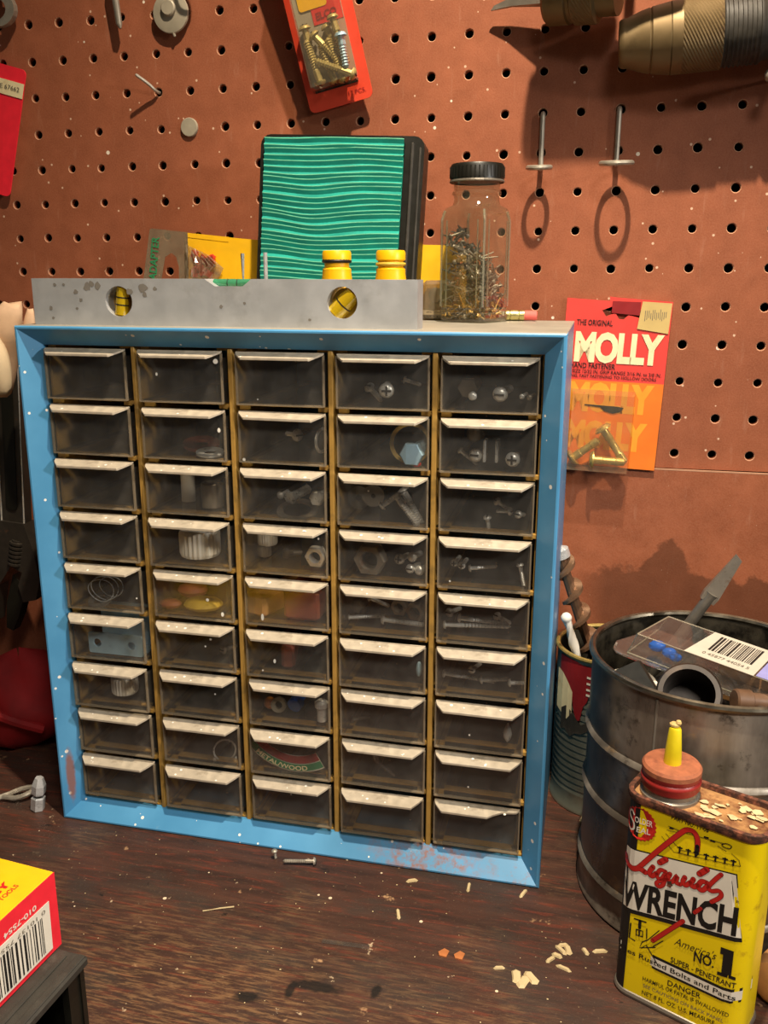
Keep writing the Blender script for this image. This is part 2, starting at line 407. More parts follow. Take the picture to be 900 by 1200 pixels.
        o = bpy.data.objects.new(name, me); COL.objects.link(o)
        if parent is not None: o.parent = parent
        o.location = Vector(loc) * S
        if rot: o.rotation_euler = [math.radians(a) for a in rot]
        return o

def tag(o, label=None, cat=None, group=None, kind=None):
    if label: o['label'] = label
    if cat: o['category'] = cat
    if group: o['group'] = group
    if kind: o['kind'] = kind
    return o
def thing(name, label, cat, loc=(0, 0, 0), rot=(0, 0, 0), group=None):
    o = bpy.data.objects.new(name, None); COL.objects.link(o); o.empty_display_size = .01
    o.location = Vector(loc) * S; o.rotation_euler = [math.radians(a) for a in rot]
    return tag(o, label, cat, group)
def rrect(w, h, r, n=4, x0=0, y0=0):
    P = []
    for cx, cy, a0 in ((w - r, h - r, 0), (r, h - r, 90), (r, r, 180), (w - r, r, 270)):
        for i in range(n + 1):
            a = math.radians(a0 + 90 * i / n); P.append((x0 + cx + r * math.cos(a), y0 + cy + r * math.sin(a)))
    return P
def smooth_path(pts, n=6):
    P = [Vector(p) for p in pts]; out = []
    for i in range(len(P) - 1):
        p0, p1, p2, p3 = P[max(i - 1, 0)], P[i], P[i + 1], P[min(i + 2, len(P) - 1)]
        for k in range(n):
            t = k / n
            out.append(.5 * ((2 * p1) + (p2 - p0) * t + (2 * p0 - 5 * p1 + 4 * p2 - p3) * t * t + (3 * p1 - p0 - 3 * p2 + p3) * t ** 3))
    return out + [P[-1]]
def plate(outline, holes, depth, name='plate'):
    """2D outline with holes -> list of verts/faces of a solid plate: x,y in plane, z 0..depth"""
    cu = bpy.data.curves.new(name, 'CURVE'); cu.dimensions = '2D'; cu.fill_mode = 'BOTH'; cu.extrude = depth / 2
    for pl in [outline] + holes:
        sp = cu.splines.new('POLY'); sp.points.add(len(pl) - 1); sp.use_cyclic_u = True
        for p, q in zip(sp.points, pl): p.co = (q[0], q[1], 0, 1)
    o = bpy.data.objects.new(name, cu); COL.objects.link(o)
    bpy.context.view_layer.update()
    me = bpy.data.meshes.new_from_object(o.evaluated_get(bpy.context.evaluated_depsgraph_get()))
    V = [(v.co.x, v.co.y, v.co.z + depth / 2) for v in me.vertices]; F = [tuple(p.vertices) for p in me.polygons]
    bpy.data.objects.remove(o); bpy.data.curves.remove(cu); bpy.data.meshes.remove(me)
    return V, F
_tc = {}
def text_mesh(txt, bold=0.0, spacing=1.0):
    key = (txt, bold, spacing)
    if key in _tc: return _tc[key]
    cu = bpy.data.curves.new('txt', 'FONT'); cu.body = txt; cu.size = 1; cu.resolution_u = 3; cu.offset = bold; cu.space_character = spacing
    o = bpy.data.objects.new('txt', cu); COL.objects.link(o); bpy.context.view_layer.update()
    me = bpy.data.meshes.new_from_object(o.evaluated_get(bpy.context.evaluated_depsgraph_get()))
    V = [(v.co.x, v.co.y) for v in me.vertices]; F = [tuple(p.vertices) for p in me.polygons]
    bpy.data.objects.remove(o); bpy.data.curves.remove(cu); bpy.data.meshes.remove(me)
    x0, x1 = min(a for a, b in V), max(a for a, b in V); y0, y1 = min(b for a, b in V), max(b for a, b in V)
    _tc[key] = ([((a - x0) / (x1 - x0), (b - y0) / (y1 - y0)) for a, b in V], F)
    return _tc[key]
def lettering(txt, place, mat, parent, bold=0.0, name='lettering', spacing=1.0, label=None):
    """place(u,v) with u,v in 0..1 over the text box -> local mm point"""
    V, F = text_mesh(txt, bold, spacing)
    b = B(); b.add([place(u, v) for u, v in V], F)
    o = b.build(name, mat, parent, recalc=False)
    if label: o['label'] = label
    return o
def rect_place(o, u, v): # o origin, u full width vector, v full height vector
    o, u, v = Vector(o), Vector(u), Vector(v)
    return lambda a, b: o + u * a + v * b
def ribbon(b, pts, wdt, mp, off, mi=0, sm=5):
    """flat painted stroke along 2D pts on a surface given by mp(s,z,off)"""
    P = [Vector((p[0], p[1], 0)) for p in pts]; P = smooth_path(P, sm) if sm else P; L, R = [], []
    for i, p in enumerate(P):
        d = (P[min(i + 1, len(P) - 1)] - P[max(i - 1, 0)]); d.normalize() if d.length else None
        nn = Vector((-d.y, d.x, 0)) * (wdt / 2); L.append(p + nn); R.append(p - nn)
    k = len(b.v); n = len(P)
    b.v += [tuple(mp(q.x, q.y, off)) for q in L] + [tuple(mp(q.x, q.y, off)) for q in R]
    for i in range(n - 1): b.f.append((k + i, k + n + i, k + n + i + 1, k + i + 1)); b.mi.append(mi)
    for q in (P[0], P[-1]):
        c = [q + Vector((math.cos(2 * PI * j / 10), math.sin(2 * PI * j / 10), 0)) * (wdt / 2) for j in range(10)]
        b.ngon([mp(x.x, x.y, off) for x in c], mi)
def patch(b, pts, mp, off, mi=0, nx=1):
    """four-corner painted area TL,TR,BR,BL mapped on a surface, cut in nx strips"""
    tl, tr, br, bl = [Vector((p[0], p[1], 0)) for p in pts]; V = []
    for i in range(nx + 1):
        t = i / nx; a = tl.lerp(tr, t); c = bl.lerp(br, t); V += [mp(a.x, a.y, off), mp(c.x, c.y, off)]
    b.add(V, [(2 * i, 2 * i + 1, 2 * i + 3, 2 * i + 2) for i in range(nx)], mi)

# ------------------------------------------------------------------ the wall: perforated board above, plain board below, backing coloured dark for the shaded gap behind
def build_wall():
    b = B(); rho = .00445; g = 25.4; ox, oz = 112.34, 504.585; R = 2.9; N = 12
    cr, sr = math.cos(rho), math.sin(rho)
    def W(a, c, y): return (ox + a * cr - c * sr, y, oz + a * sr + c * cr)
    zb = 240.0; front, back = 0.0, 5.0
    corners = [(-.5, -.5), (.5, -.5), (.5, .5), (-.5, .5)]
    ring = [math.radians(-135 + 360 * i / N) for i in range(N)]
    def outer(th, lo):
        c_, s_ = math.cos(th), math.sin(th); k = .5 / max(abs(c_), abs(s_)); y = s_ * k
        if y < 0: y = y * (lo / .5)
        return (c_ * k, y)
    for r in range(-7, 11 + 2):
        lo = .5
        if r == 12: lo = .42
        for c in range(-22, 13):
            rr = R * random.uniform(.92, 1.08); jx, jy = random.uniform(-.35, .35), random.uniform(-.35, .35)
            k = len(b.v); pts = []
            for th in ring:
                a, d = outer(th, lo); pts.append(W((c + a) * g, (-(r - 2) + d) * g, front))
            for th in ring: pts.append(W(c * g + jx + (rr + .5) * math.cos(th), -(r - 2) * g + jy + (rr + .5) * math.sin(th), front))
            for th in ring: pts.append(W(c * g + jx + rr * math.cos(th), -(r - 2) * g + jy + rr * math.sin(th), front + .5))
            for th in ring: pts.append(W(c * g + jx + rr * math.cos(th), -(r - 2) * g + jy + rr * math.sin(th), back))
            b.v += pts
            for i in range(N):
                j = (i + 1) % N
                b.f.append((k + i, k + j, k + N + j, k + N + i)); b.mi.append(0)
                b.f.append((k + N + i, k + N + j, k + 2 * N + j, k + 2 * N + i)); b.mi.append(1)
                b.f.append((k + 2 * N + i, k + 2 * N + j, k + 3 * N + j, k + 3 * N + i)); b.mi.append(0)
    o = b.build('wall_back', [M['peg'], M['peg_edge']], recalc=False)
    tag(o, 'brown perforated hardboard wall with rows of small round holes', kind='structure')
    # plain board under it, its top edge standing a little proud
    p = B(); p.box((-60, 3.5, 115), (1060, 13, 249.0), mi=0)
    lo_ = p.build('plain_panel', M['hard'], o); lo_['label'] = 'plain brown hardboard strip with a dark oil stain'
    e = B(); e.box((-60, -2.4, 239.9), (1060, 1.4, .9)); e.build('panel_edge', M['peg_edge'], o)
    d = B(); d.box((-60, 40, 420), (1060, 10, 700)); d.build('backing', M['shade_back'], o)
    return o
wall = build_wall()
b = B(); b.box((-60, -420, -22), (1060, 860, 44), bev=2)
bench = b.build('workbench', M['bench']); tag(bench, 'worn brown painted wooden workbench top under everything', 'workbench')

# ------------------------------------------------------------------ the drawer cabinet
CW, CH, YF = 334.4, 343.2, -163.0
cab = thing('parts_cabinet', 'blue steel cabinet of forty-five clear plastic drawers standing on the bench', 'cabinet')
def build_frame():
    b = B(); prof = [(0, -150), (0, -162.2), (.8, -163), (1.8, -163), (12, -152), (12, -149.5), (1.2, -149.5)]
    X = CW / 2; n = len(prof); V = []
    for sx, sz in ((-1, 0), (1, 0), (1, 1), (-1, 1)):
        for i, y in prof: V.append((sx * (X - i), y, (CH - i) if sz else i))
    F = []
    for c in range(4):
        for k in range(n):
            F.append((c * n + k, ((c + 1) % 4) * n + k, ((c + 1) % 4) * n + (k + 1) % n, c * n + (k + 1) % n))
    b.add(V, F); o = b.build('frame', M['blue'], cab); o['label'] = 'blue enamelled bevelled front frame with rust spots'
    h = B(); x = X - .6; y0, y1 = -150, -20
    h.box((-x + .5, (y0 + y1) / 2, CH / 2), (1.2, y1 - y0, CH - 1)); h.box((x - .5, (y0 + y1) / 2, CH / 2), (1.2, y1 - y0, CH - 1))
    h.box((0, (y0 + y1) / 2, .8), (2 * x, y1 - y0, 1.2)); h.box((0, y1, CH / 2), (2 * x, 1.2, CH - 1))
    h.build('housing', M['blue'], cab)
    t = B(); t.box((0, (-162 + y1) / 2, CH - .2), (2 * X - .6, y1 + 162, 1.0), bev=.4); t.build('top_sheet', M['dusty_top'], cab)
build_frame()
COLX = [-153.8, -89.8, -26.5, 36.0, 97.6]; DW = 55.4
TOP = [329.2 - 35.27 * r for r in range(9)]; DH = 31.4
for i, x in enumerate([-95.2, -31.6, 31.1, 93.2]):
    d = B(); d.box((x, -88, 171), (1.6, 122, 320)); d.box((x + .5, -149, 171), (3.0 if i else 2.6, 4.6, 320), bev=.5)
    d.build('divider', M['tan'], cab)
for sx in (-1, 1):
    d = B(); d.box((sx * 154.6, -88, 171), (1.2, 118, 320)); d.build('side_guide', M['tan'], cab)
for r in range(10):
    z = TOP[r] + 2.6 if r < 9 else 12.0
    d = B(); d.box((0, -141.5, z), (308, 5, 1.0))
    for c in range(5):
        for k in (1.0, DW - .5): d.box((COLX[c] + k, -86, z), (8, 118, 1.0))
    for c in range(5):
        for k in (2.5, DW - 3.0): d.box((COLX[c] + k, -146.5, z - 1.0), (5.5, 4, 2.6))
        d.box((COLX[c] + DW + 1.2, -147, z - .2), (3.4, 4, 2.2))
    d.build('shelf', M['tan'], cab)

def drawer_mesh():
    b = B(); t = 1.3; w_, h_, dp = DW, DH, 124
    b.box((w_ / 2, .8, h_ / 2 - .3), (w_, 1.6, h_ - .6), bev=.5)                 # face
    b.box((1.6, dp / 2, h_ / 2 - 2), (t, dp - 2, h_ - 4)); b.box((w_ - 1.6, dp / 2, h_ / 2 - 2), (t, dp - 2, h_ - 4))
    b.box((w_ / 2, dp / 2, .9), (w_ - 4, dp - 2, t)); b.box((w_ / 2, dp, h_ / 2 - 2), (w_ - 4, t, h_ - 4))
    for x in (.5, w_ - .5): b.box((x, .3, h_ / 2 - .4), (.9, 2.0, h_ - 1.2), mi=1)
    b.box((w_ / 2, .2, .5), (w_ - 1, 2.2, .9), mi=1)
    return b
def pull_mesh(broken=False):
    w_ = DW; b = B(); t = 1.1
    x0, x1, i0, i1 = .6, w_ - .6, 5.5, 6.5; y0, y1, z0, z1 = .2, -7.6, DH, DH - 2.8
    if not broken: top = [(x0, y0, z0), (x1, y0, z0), (x1 - 2, -2.6, z0 - .9), (x1 - i1, y1, z1), (x0 + i0, y1, z1), (x0 + 1, -2.6, z0 - .9)]
    else: top = [(x0, y0, z0), (x1, y0, z0), (x1 - 2, -1.4, z0 - .6), (x1 - 11, -2.6, z0 - 1.0), (x1 - 16, -5.0, z0 - 1.9), (x1 - 20, y1, z1), (x0 + i0, y1, z1), (x0 + 1, -2.6, z0 - .9)]
    n = len(top); b.add(top + [(x, y, z - t) for x, y, z in top], [tuple(range(n)), tuple(range(2 * n - 1, n - 1, -1))] + [(i, n + i, n + (i + 1) % n, (i + 1) % n) for i in range(n)])
    b.box(((x0 + i0 + x1 - (i1 if not broken else 20)) / 2, y1 + .2, z1 - .2), ((x1 - (i1 if not broken else 20)) - x0 - i0, 1.0, 1.8), bev=.3)
    b.box((w_ / 2, .9, z0 - .2), (w_ - 1, 1.6, .9))
    return b
d0 = drawer_mesh().build('drawer', [M['drawer'], M['drawer_edge']], cab)
p0 = pull_mesh().build('pull', M['pull'], d0)
pb = pull_mesh(True)
OUT = {}
RW = ['top', 'second', 'third', 'fourth', 'fifth', 'sixth', 'seventh', 'eighth', 'bottom']; CWD = ['first', 'second', 'third', 'fourth', 'fifth']
def place_drawers():
    first = True
    for r in range(9):
        for c in range(5):
            out = random.choice([0, 0, .4, .8, 1.2, 1.8]) if (r, c) not in ((8, 4), (0, 4)) else 0
            OUT[(r, c)] = out
            if first: o, p = d0, p0; first = False
            else:
                o = d0.copy(); COL.objects.link(o); o.parent = cab
                if (r, c) == (8, 4): p = pb.build('pull', M['pull'], o); p['label'] = 'broken pull with its end snapped off'
                else: p = p0.copy(); COL.objects.link(p); p.parent = o
            o.location = Vector((COLX[c], -153.2 - out, TOP[r] - DH)) * S
            o.rotation_euler = (0, math.radians(random.uniform(-.35, .35)), math.radians(random.uniform(-.25, .25)))
place_drawers()
def paint_specks():
    b = B()
    for r, c, u, v, s1, s2 in [(0, 1, .93, .82, 1.6, 1.6), (0, 1, .23, .55, .7, 1.1), (1, 1, .93, .62, 1.0, 1.5), (1, 2, .06, .06, 1, 1), (4, 1, .68, .45, 1.1, 1.1), (4, 1, .86, .16, 1.0, 1.6), (4, 2, .21, .18, 1.0, 2.4),
                               (5, 2, .35, .38, .9, 1.5), (5, 2, .2, .15, .6, .6), (3, 2, .9, .8, .6, .8), (4, 0, .93, .35, .6, .6), (5, 1, .7, .72, .8, .8), (5, 1, .63, .55, .6, .6), (6, 1, .72, .6, .6, .6), (7, 2, .3, .98, .8, .8),
                               (1, 3, .1, .85, .6, .6), (2, 3, .35, .7, .6, .6), (8, 2, .5, .7, .6, .6), (7, 4, .4, .3, .5, .6), (3, 4, .14, .15, .6, .6), (6, 4, .4, .35, .6, .6), (3, 0, .3, .9, .7, .7), (0, 2, .25, .12, .4, .4)]:
        cx, cz, y = COLX[c] + u * DW, TOP[r] - DH + v * DH, -153.5 - OUT[(r, c)] - .25
        b.ngon([(cx + s1 * math.cos(a * PI / 5), y, cz + s2 * math.sin(a * PI / 5)) for a in range(10)])
        b.ngon([(cx + s1 * .9 * math.cos(a * PI / 5), y - .25, cz + s2 * .9 * math.sin(a * PI / 5)) for a in range(10)])
    rnd = random.Random(3)
    for r in range(9):
        for c in range(5):
            for k in range(3 if r > 1 else 1):
                u, t = rnd.uniform(.1, .85), rnd.uniform(.25, .9); s1 = rnd.uniform(.35, 1.0)
                cx, y, z = COLX[c] + u * DW, -153.2 - OUT[(r, c)] - 7.4 * t, TOP[r] - 2.8 * t + .25
                b.ngon([(cx + s1 * math.cos(a * PI / 4), y + s1 * .8 * math.sin(a * PI / 4), z + .4 * s1 * .8 * math.sin(a * PI / 4)) for a in range(8)])
    o = b.build('paint_specks', M['speck'], cab); o['kind'] = 'stuff'; o['label'] = 'white paint drops spattered over the drawers'
paint_specks()

# ------------------------------------------------------------------ hardware that lies in the drawers
CAMP = Vector((182.6, -658.4, 372.5))
def inD(r, c, u, v, dy, rad=0.0):
    """a point inside drawer row r, column c (0-based): u,v over the face as one looks in from the front, dy behind the face"""
    f = Vector((COLX[c] + u * DW, -153.2, TOP[r] - DH + v * DH)); p = f + (f - CAMP) * (dy / (f.y - CAMP.y))
    lo = TOP[r] - DH + 1.7 + rad
    p.z = max(p.z, lo); p.z = min(p.z, TOP[r] - 4.5 - rad * .5)
    p.x = min(max(p.x, COLX[c] + 2.6 + rad), COLX[c] + DW - 2.6 - rad)
    return p
def where(r, c): return '%s-row drawer of the %s column' % (RW[r], CWD[c])
GR = 'hardware in the clear drawers'
def screw(label, p, d, L, r=2.0, hr=None, drive='slot', mat='steel', hexh=False, group=GR, name=None, nut=False):
    """screw or bolt: head centre p, d points from head to tip"""
    hr = hr or r * 1.9; d = Vector(d).normalized(); u, v, _ = basis(d)
    t = thing(name or ('hex_bolt' if hexh else 'screw'), label, 'bolt' if hexh else 'screw', p, group=group)
    h = B()
    if hexh: h.lathe([(hr * .9, -hr * .65), (hr, -hr * .5), (hr, 0)], (0, 0, 0), d, 6)
    else: h.lathe([(hr * .35, -hr * .62), (hr * .72, -hr * .5), (hr * .95, -hr * .22), (hr, 0)], (0, 0, 0), d, 14)
    h.build('head', M[mat], t, smooth=not hexh)
    if drive and not hexh:
        k = B(); c = d * (-hr * .57)
        R_ = Matrix((u, v, d)).transposed()
        def bar(w1, w2):
            P = [c + R_ @ Vector(q) for q in [(i * w1, j * w2, k_ * .5) for k_ in (-1, 1) for j in (-1, 1) for i in (-1, 1)]]
            k.add(P, [(0, 2, 3, 1), (4, 5, 7, 6), (0, 1, 5, 4), (2, 6, 7, 3), (0, 4, 6, 2), (1, 3, 7, 5)])
        bar(hr * .62, hr * .13)
        if drive == 'phillips': bar(hr * .13, hr * .62)
        k.build('drive_slot', M['blackink'], t)
    s_ = B(); pr = [(r * .9, 0)]; n = max(4, min(14, int(L / (r * .9))))
    for i in range(n): pr += [(r * 1.02, L * (.25 + .72 * (i + .3) / n)), (r * .78, L * (.25 + .72 * (i + .8) / n))]
    pr += [(r * .2, L)]
    s_.lathe(pr, (0, 0, 0), d, 8); s_.build('shank', M[mat], t)
    return t
def nut(label, p, d, af, hole, th, mat='steel', group=GR):
    d = Vector(d).normalized(); u, v, _ = basis(d); N = 24; b = B(); V = []
    def hexr(a):
        k = (a % (PI / 3)) - PI / 6; return (af / 2) / math.cos(k)
    for hgt, ro, ri in ((0, .93, 1.12), (th * .15, 1, 1), (th * .85, 1, 1), (th, .93, 1.12)):
        for i in range(N):
            a = 2 * PI * i / N; e = u * math.cos(a) + v * math.sin(a); V.append(e * hexr(a) * ro + d * hgt)
        for i in range(N):
            a = 2 * PI * i / N; e = u * math.cos(a) + v * math.sin(a); V.append(e * hole * ri + d * hgt)
    F = []
    for i in range(N):
        j = (i + 1) % N
        for k in range(3):
            a, c = k * 2 * N, (k + 1) * 2 * N
            F.append((a + i, a + j, c + j, c + i)); F.append((a + N + i, c + N + i, c + N + j, a + N + j))
        F.append((i, N + i, N + j, j)); F.append((6 * N + i, 6 * N + j, 7 * N + j, 7 * N + i))
    b.add(V, F); o = b.build('hex_nut', M[mat], None, p); return tag(o, label, 'nut', group)
def washer(label, p, d, ro, ri, th=1.2, mat='steel', group=GR, name='washer'):
    b = B(); b.lathe([(ri, 0), (ro, 0), (ro, th), (ri, th), (ri, 0)], (0, 0, 0), d, 22, caps=False)
    o = b.build(name, M[mat], None, p); return tag(o, label, 'washer', group)
def cap(label, p, r, h, mat='whitep', ribs=26, d=(0, 0, 1)):
    t = thing('ribbed_cap', label, 'cap', p, group=GR)
    b = B(); u, v, dd = basis(d); V = []; N = ribs * 2
    for hh, k in ((0, .93), (h * .12, 1), (h * .9, 1), (h, .9)):
        for i in range(N):
            a = 2 * PI * i / N; rr = r * k * (1.03 if i % 2 else .98); V.append((u * math.cos(a) + v * math.sin(a)) * rr + dd * hh)
    F = [tuple(range(N)), tuple(range(4 * N - 1, 3 * N - 1, -1))]
    for j in range(3):
        for i in range(N): F.append((j * N + i, (j + 1) * N + i, (j + 1) * N + (i + 1) % N, j * N + (i + 1) % N))
    b.add(V, F); b.build('shell', M[mat], t)
    k = B(); k.cyl((0, 0, 0), Vector(dd) * -1.6, r * .3, r * .26); k.build('nipple', M[mat], t)
    return t
F_ = (0.05, 1, 0.0)          # pointing away from the viewer
def contents():
    # top row, fourth and fifth columns
    screw('bright cross-slot screw facing out of the ' + where(0, 3), inD(0, 3, .54, .36, 8), (-.2, 1, .05), 22, 2.2, 4.6, 'phillips')
    screw('small screw behind the cross-slot one in the ' + where(0, 3), inD(0, 3, .36, .40, 22), (.3, .5, -.5), 14, 1.8, 3.4)
    screw('thin tilted screw at the open side of the ' + where(0, 3), inD(0, 3, .74, .56, 16), (.8, .1, -.25), 10, 1.2, 2.3)
    screw('hexagon-head bolt seen end on in the ' + where(0, 4), inD(0, 4, .29, .46, 18), (.1, 1, .05), 20, 4, 6.2, hexh=True, mat='steel_dark')
    screw('round-ended screw below the hexagon head in the ' + where(0, 4), inD(0, 4, .33, .30, 8), (-.1, 1, .1), 18, 1.7, 2.6, None, 'steel')
    screw('large slotted screw head facing out of the ' + where(0, 4), inD(0, 4, .61, .35, 8), (.15, 1, .05), 24, 2.4, 4.5, 'slot')
    screw('first tiny round screw end in the ' + where(0, 4), inD(0, 4, .83, .32, 10), (.1, 1, 0), 16, 1.0, 1.7, None)
    screw('second tiny round screw end in the ' + where(0, 4), inD(0, 4, .905, .31, 10), (.1, 1, 0), 16, 1.0, 1.8, None, 'steel_dark')
    # second row
    washer('dull red washer lying on the floor of the ' + where(1, 1), inD(1, 1, .70, .30, 30), (.1, -.2, 1), 12, 5, 2.0, 'wood_red')
    washer('pale metal washer lying on the floor of the ' + where(1, 1), inD(1, 1, .80, .14, 14), (.05, -.15, 1), 9, 4, 1.2, 'steel')
    screw('slotted round-head screw standing alone in the ' + where(1, 2), inD(1, 2, .68, .58, 14), (-.75, .6, -.05), 13, 1.5, 4.0, 'slot')
    washer('thin ring leaning on the side of the ' + where(1, 2), inD(1, 2, .95, .5, 14), (1, -.25, 0), 8, 6.3, 1.0, 'steel')
    washer('big shiny ring arching round a bolt head in the ' + where(1, 3), inD(1, 3, .80, .52, 16, 0), (.25, -1, .2), 12.6, 10.2, 1.6, 'brass')
    screw('big pale hexagon bolt head filling the corner of the ' + where(1, 3), inD(1, 3, .83, .33, 6), (.1, 1, 0), 26, 5, 7.4, hexh=True, mat='zinc_blue')
    b = B(); b.ball((0, 0, 0), 2.2, 10, sq=(1.3, 1, .8)); tag(b.build('rubber_bung', M['redink'], None, inD(1, 3, .87, .06, 5, 1.5)), 'small red rubber bung under the pale bolt head', 'bung', GR)
    for k, (u, v, dy, d, r, hr, dr, ds) in enumerate([(.38, .35, 12, (.3, 1, -.1), 2, 4.2, 'slot', 'round slotted screw left of the plates'), (.76, .30, 7, (.1, 1, 0), 2, 4.4, 'phillips', 'round cross-slot screw near the side'), (.22, .42, 16, (.8, .3, -.7), 1.3, 2.2, None, 'thin slanting screw'), (.36, .74, 30, (.2, 1, -.2), 3, 5, None, 'dull bolt end high at the back')]):
        screw(ds + ' in the ' + where(1, 4), inD(1, 4, u, v, dy), d, 14, r, hr, dr, 'steel' if k != 3 else 'steel_dark')
    for u, ds in ((.475, 'first upright steel strip'), (.60, 'second upright steel strip')):
        b = B(); b.box((0, 0, 0), (1.6, 9, 13), bev=.3); o = b.build('steel_strip', M['steel'], None, inD(1, 4, u, .45, 12, 6.5)); tag(o, ds + ' in the ' + where(1, 4), 'strip', GR)
    # third row
    t = thing('white_roll', 'white paper roll standing on end in the ' + where(2, 1), 'roll', inD(2, 1, .51, .02, 26, .2), group=GR)
    b = B(); b.lathe([(1.5, 0), (4.6, 0), (4.6, 23), (1.5, 23), (1.5, 0)], n=20, caps=False); b.build('tape', M['whitep'], t, smooth=True); b = B(); b.lathe([(1.6, .5), (1.6, 22)], n=12, caps=False); b.build('core', M['tan'], t)
    b = B(); b.lathe([(4, 0), (7, 0), (7, 15), (6, 16), (4, 16), (4, 0)], n=20, caps=False); tag(b.build('metal_sleeve', M['steel_dark'], None, inD(2, 1, .80, .1, 16, .3), smooth=True), 'short metal sleeve beside the white roll in a drawer', 'sleeve', GR)
    screw('fat bolt end pointing out of the ' + where(2, 2), inD(2, 2, .60, .48, 26), (.3, 1, .1), 20, 3.2, 4.4, hexh=True)
    screw('grey bolt head near the side of the ' + where(2, 2), inD(2, 2, .90, .50, 14), (.2, 1, 0), 16, 3.4, 5.0, hexh=True)
    screw('small pin lying mid-floor in the ' + where(2, 2), inD(2, 2, .47, .5, 26), (.2, 1, .1), 10, 1.5, 2.6, None)
    washer('wide flat steel ring on the floor of the ' + where(2, 2), inD(2, 2, .66, .10, 18), (.05, -.3, 1), 13, 9, 1.4, 'steel_dark')
    for u, v, dy, d, L, r, ds in [(.50, .42, 14, (.75, .2, .55), 15, 1.8, 'short screw slanting upwards'), (.66, .60, 12, (.55, -.15, -.62), 22, 2.3, 'long bolt slanting down, nearer of two'), (.73, .72, 18, (.45, -.1, -.72), 24, 2.3, 'long bolt slanting down, farther of two')]:
        screw(ds + ' in the ' + where(2, 3), inD(2, 3, u, v, dy), d, L, r, r * 1.7, None)
    washer('round disc leaning at the back of the ' + where(2, 3), inD(2, 3, .40, .60, 34), (.1, -1, .1), 7, 1.5, 1.5, 'steel_dark')
    washer('dim round disc in the shadow of the ' + where(2, 3), inD(2, 3, .17, .55, 40), (.1, -1, .1), 7.5, 2, 1.5, 'steel_dark')
    for u, v, d, ds in [(.52, .30, (.1, .3, -1), 'upright small screw'), (.62, .62, (.6, .4, -.5), 'small bright screw at the top'), (.75, .45, (-.8, .3, -.1), 'small screw lying flat'), (.84, .40, (.3, .8, -.2), 'round screw end at the side')]:
        screw(ds + ' in the ' + where(2, 4), inD(2, 4, u, v, 14), d, 9, 1.3, 2.6, 'slot')
    # fourth row
    cap('white ribbed plastic cap hanging high in the ' + where(3, 1), inD(3, 1, .62, .30, 16), 13, 17)
    cap('white bottle cap behind the nut in the ' + where(3, 2), inD(3, 2, .30, .62, 26), 6.5, 10)
    cap('low white cap on the floor of the ' + where(3, 2), inD(3, 2, .26, .2, 30), 4.5, 7)
    nut('bright hexagon nut against the face of the ' + where(3, 2), inD(3, 2, .85, .40, 4), (.1, 1, .05), 12.5, 3.4, 6)
    screw('small dim screw in the middle of the ' + where(3, 2), inD(3, 2, .52, .45, 26), (.5, 1, -.2), 14, 2.2, 3.6, None, 'steel_dark')
    nut('largest hexagon nut, against the face of the ' + where(3, 3), inD(3, 3, .34, .42, 4), (.08, 1, -.05), 18, 5.2, 10, 'steel_dark')
    for u, v, hr, dr, ds in [(.69, .50, 3.4, 'phillips', 'shiny cross-slot screw by the nut'), (.83, .56, 3.2, None, 'shiny coarse screw at the back'), (.81, .32, 3.0, 'slot', 'shiny slotted screw in front of the others'), (.91, .30, 3.2, None, 'shiny round end pressed to the side')]:
        screw(ds + ' in the ' + where(3, 3), inD(3, 3, u, v, 9), (.2, 1, -.1), 15, 1.9, hr, dr)
    for u, v, d, L, ds in [(.18, .50, (.1, 1, 0), 14, 'cross-slot screw end, first of a pair'), (.26, .46, (.1, 1, 0), 14, 'cross-slot screw end, second of a pair'), (.36, .42, (1, .1, .12), 16, 'fine threaded screw lying level'), (.88, .55, (.2, .1, -1), 14, 'thin screw standing at the side')]:
        screw(ds + ' in the ' + where(3, 4), inD(3, 4, u, v, 10), d, L, 1.3, 2.4, 'phillips' if L == 14 else None)
    # fifth row
    t = thing('wire_coil', 'coil of thin steel wire in the ' + where(4, 0), 'wire', inD(4, 0, .46, .45, 10), group=GR)
    for k, (rr, dx, dz) in enumerate([(9.5, 0, 0), (10.2, 1.5, 1), (8.8, 5, 1.5)]):
        b = B(); b.tube([(dx + rr * math.cos(a * PI / 16), k * 2.5 + .8 * math.sin(a * PI / 8), dz + rr * .82 * math.sin(a * PI / 16)) for a in range(32)], .35, 6, closed=True); b.build('loop', M['steel'], t)
    washer('flat steel ring on the floor under the wire coil', inD(4, 0, .44, .12, 12), (0, -.4, 1), 8, 4.5, 1.4, 'steel_dark')
    b = B(); b.ball((0, 0, 0), 9, 12, sq=(1.5, 1.2, .5)); tag(b.build('yellow_wad', M['yellowp'], None, inD(4, 1, .62, .10, 12, 4.6), smooth=True), 'yellow crumpled plastic wad in the fifth-row drawer', 'wad', GR)
    b = B(); b.ball((0, 0, 0), 9, 12, sq=(1.2, 1, .6)); tag(b.build('pink_wad', M['pinkp'], None, inD(4, 1, .5, .55, 34, 5.6), smooth=True), 'pink crumpled plastic wad behind the yellow one', 'wad', GR)
    b = B(); b.ball((0, 0, 0), 5, 12, sq=(1.6, 1, .7)); tag(b.build('pink_foam', M['wood_red'], None, inD(4, 1, .2, .20, 10, 3.6), smooth=True), 'dull red lump beside the yellow wad', 'lump', GR)
    b = B(); b.box((0, 0, 0), (24, 50, 20), bev=2); tag(b.build('wood_block', M['wood_red'], None, inD(4, 2, .68, .5, 8, 0) + Vector((0, 24, 0))), 'reddish wood block filling the fifth-row drawer', 'block', GR)
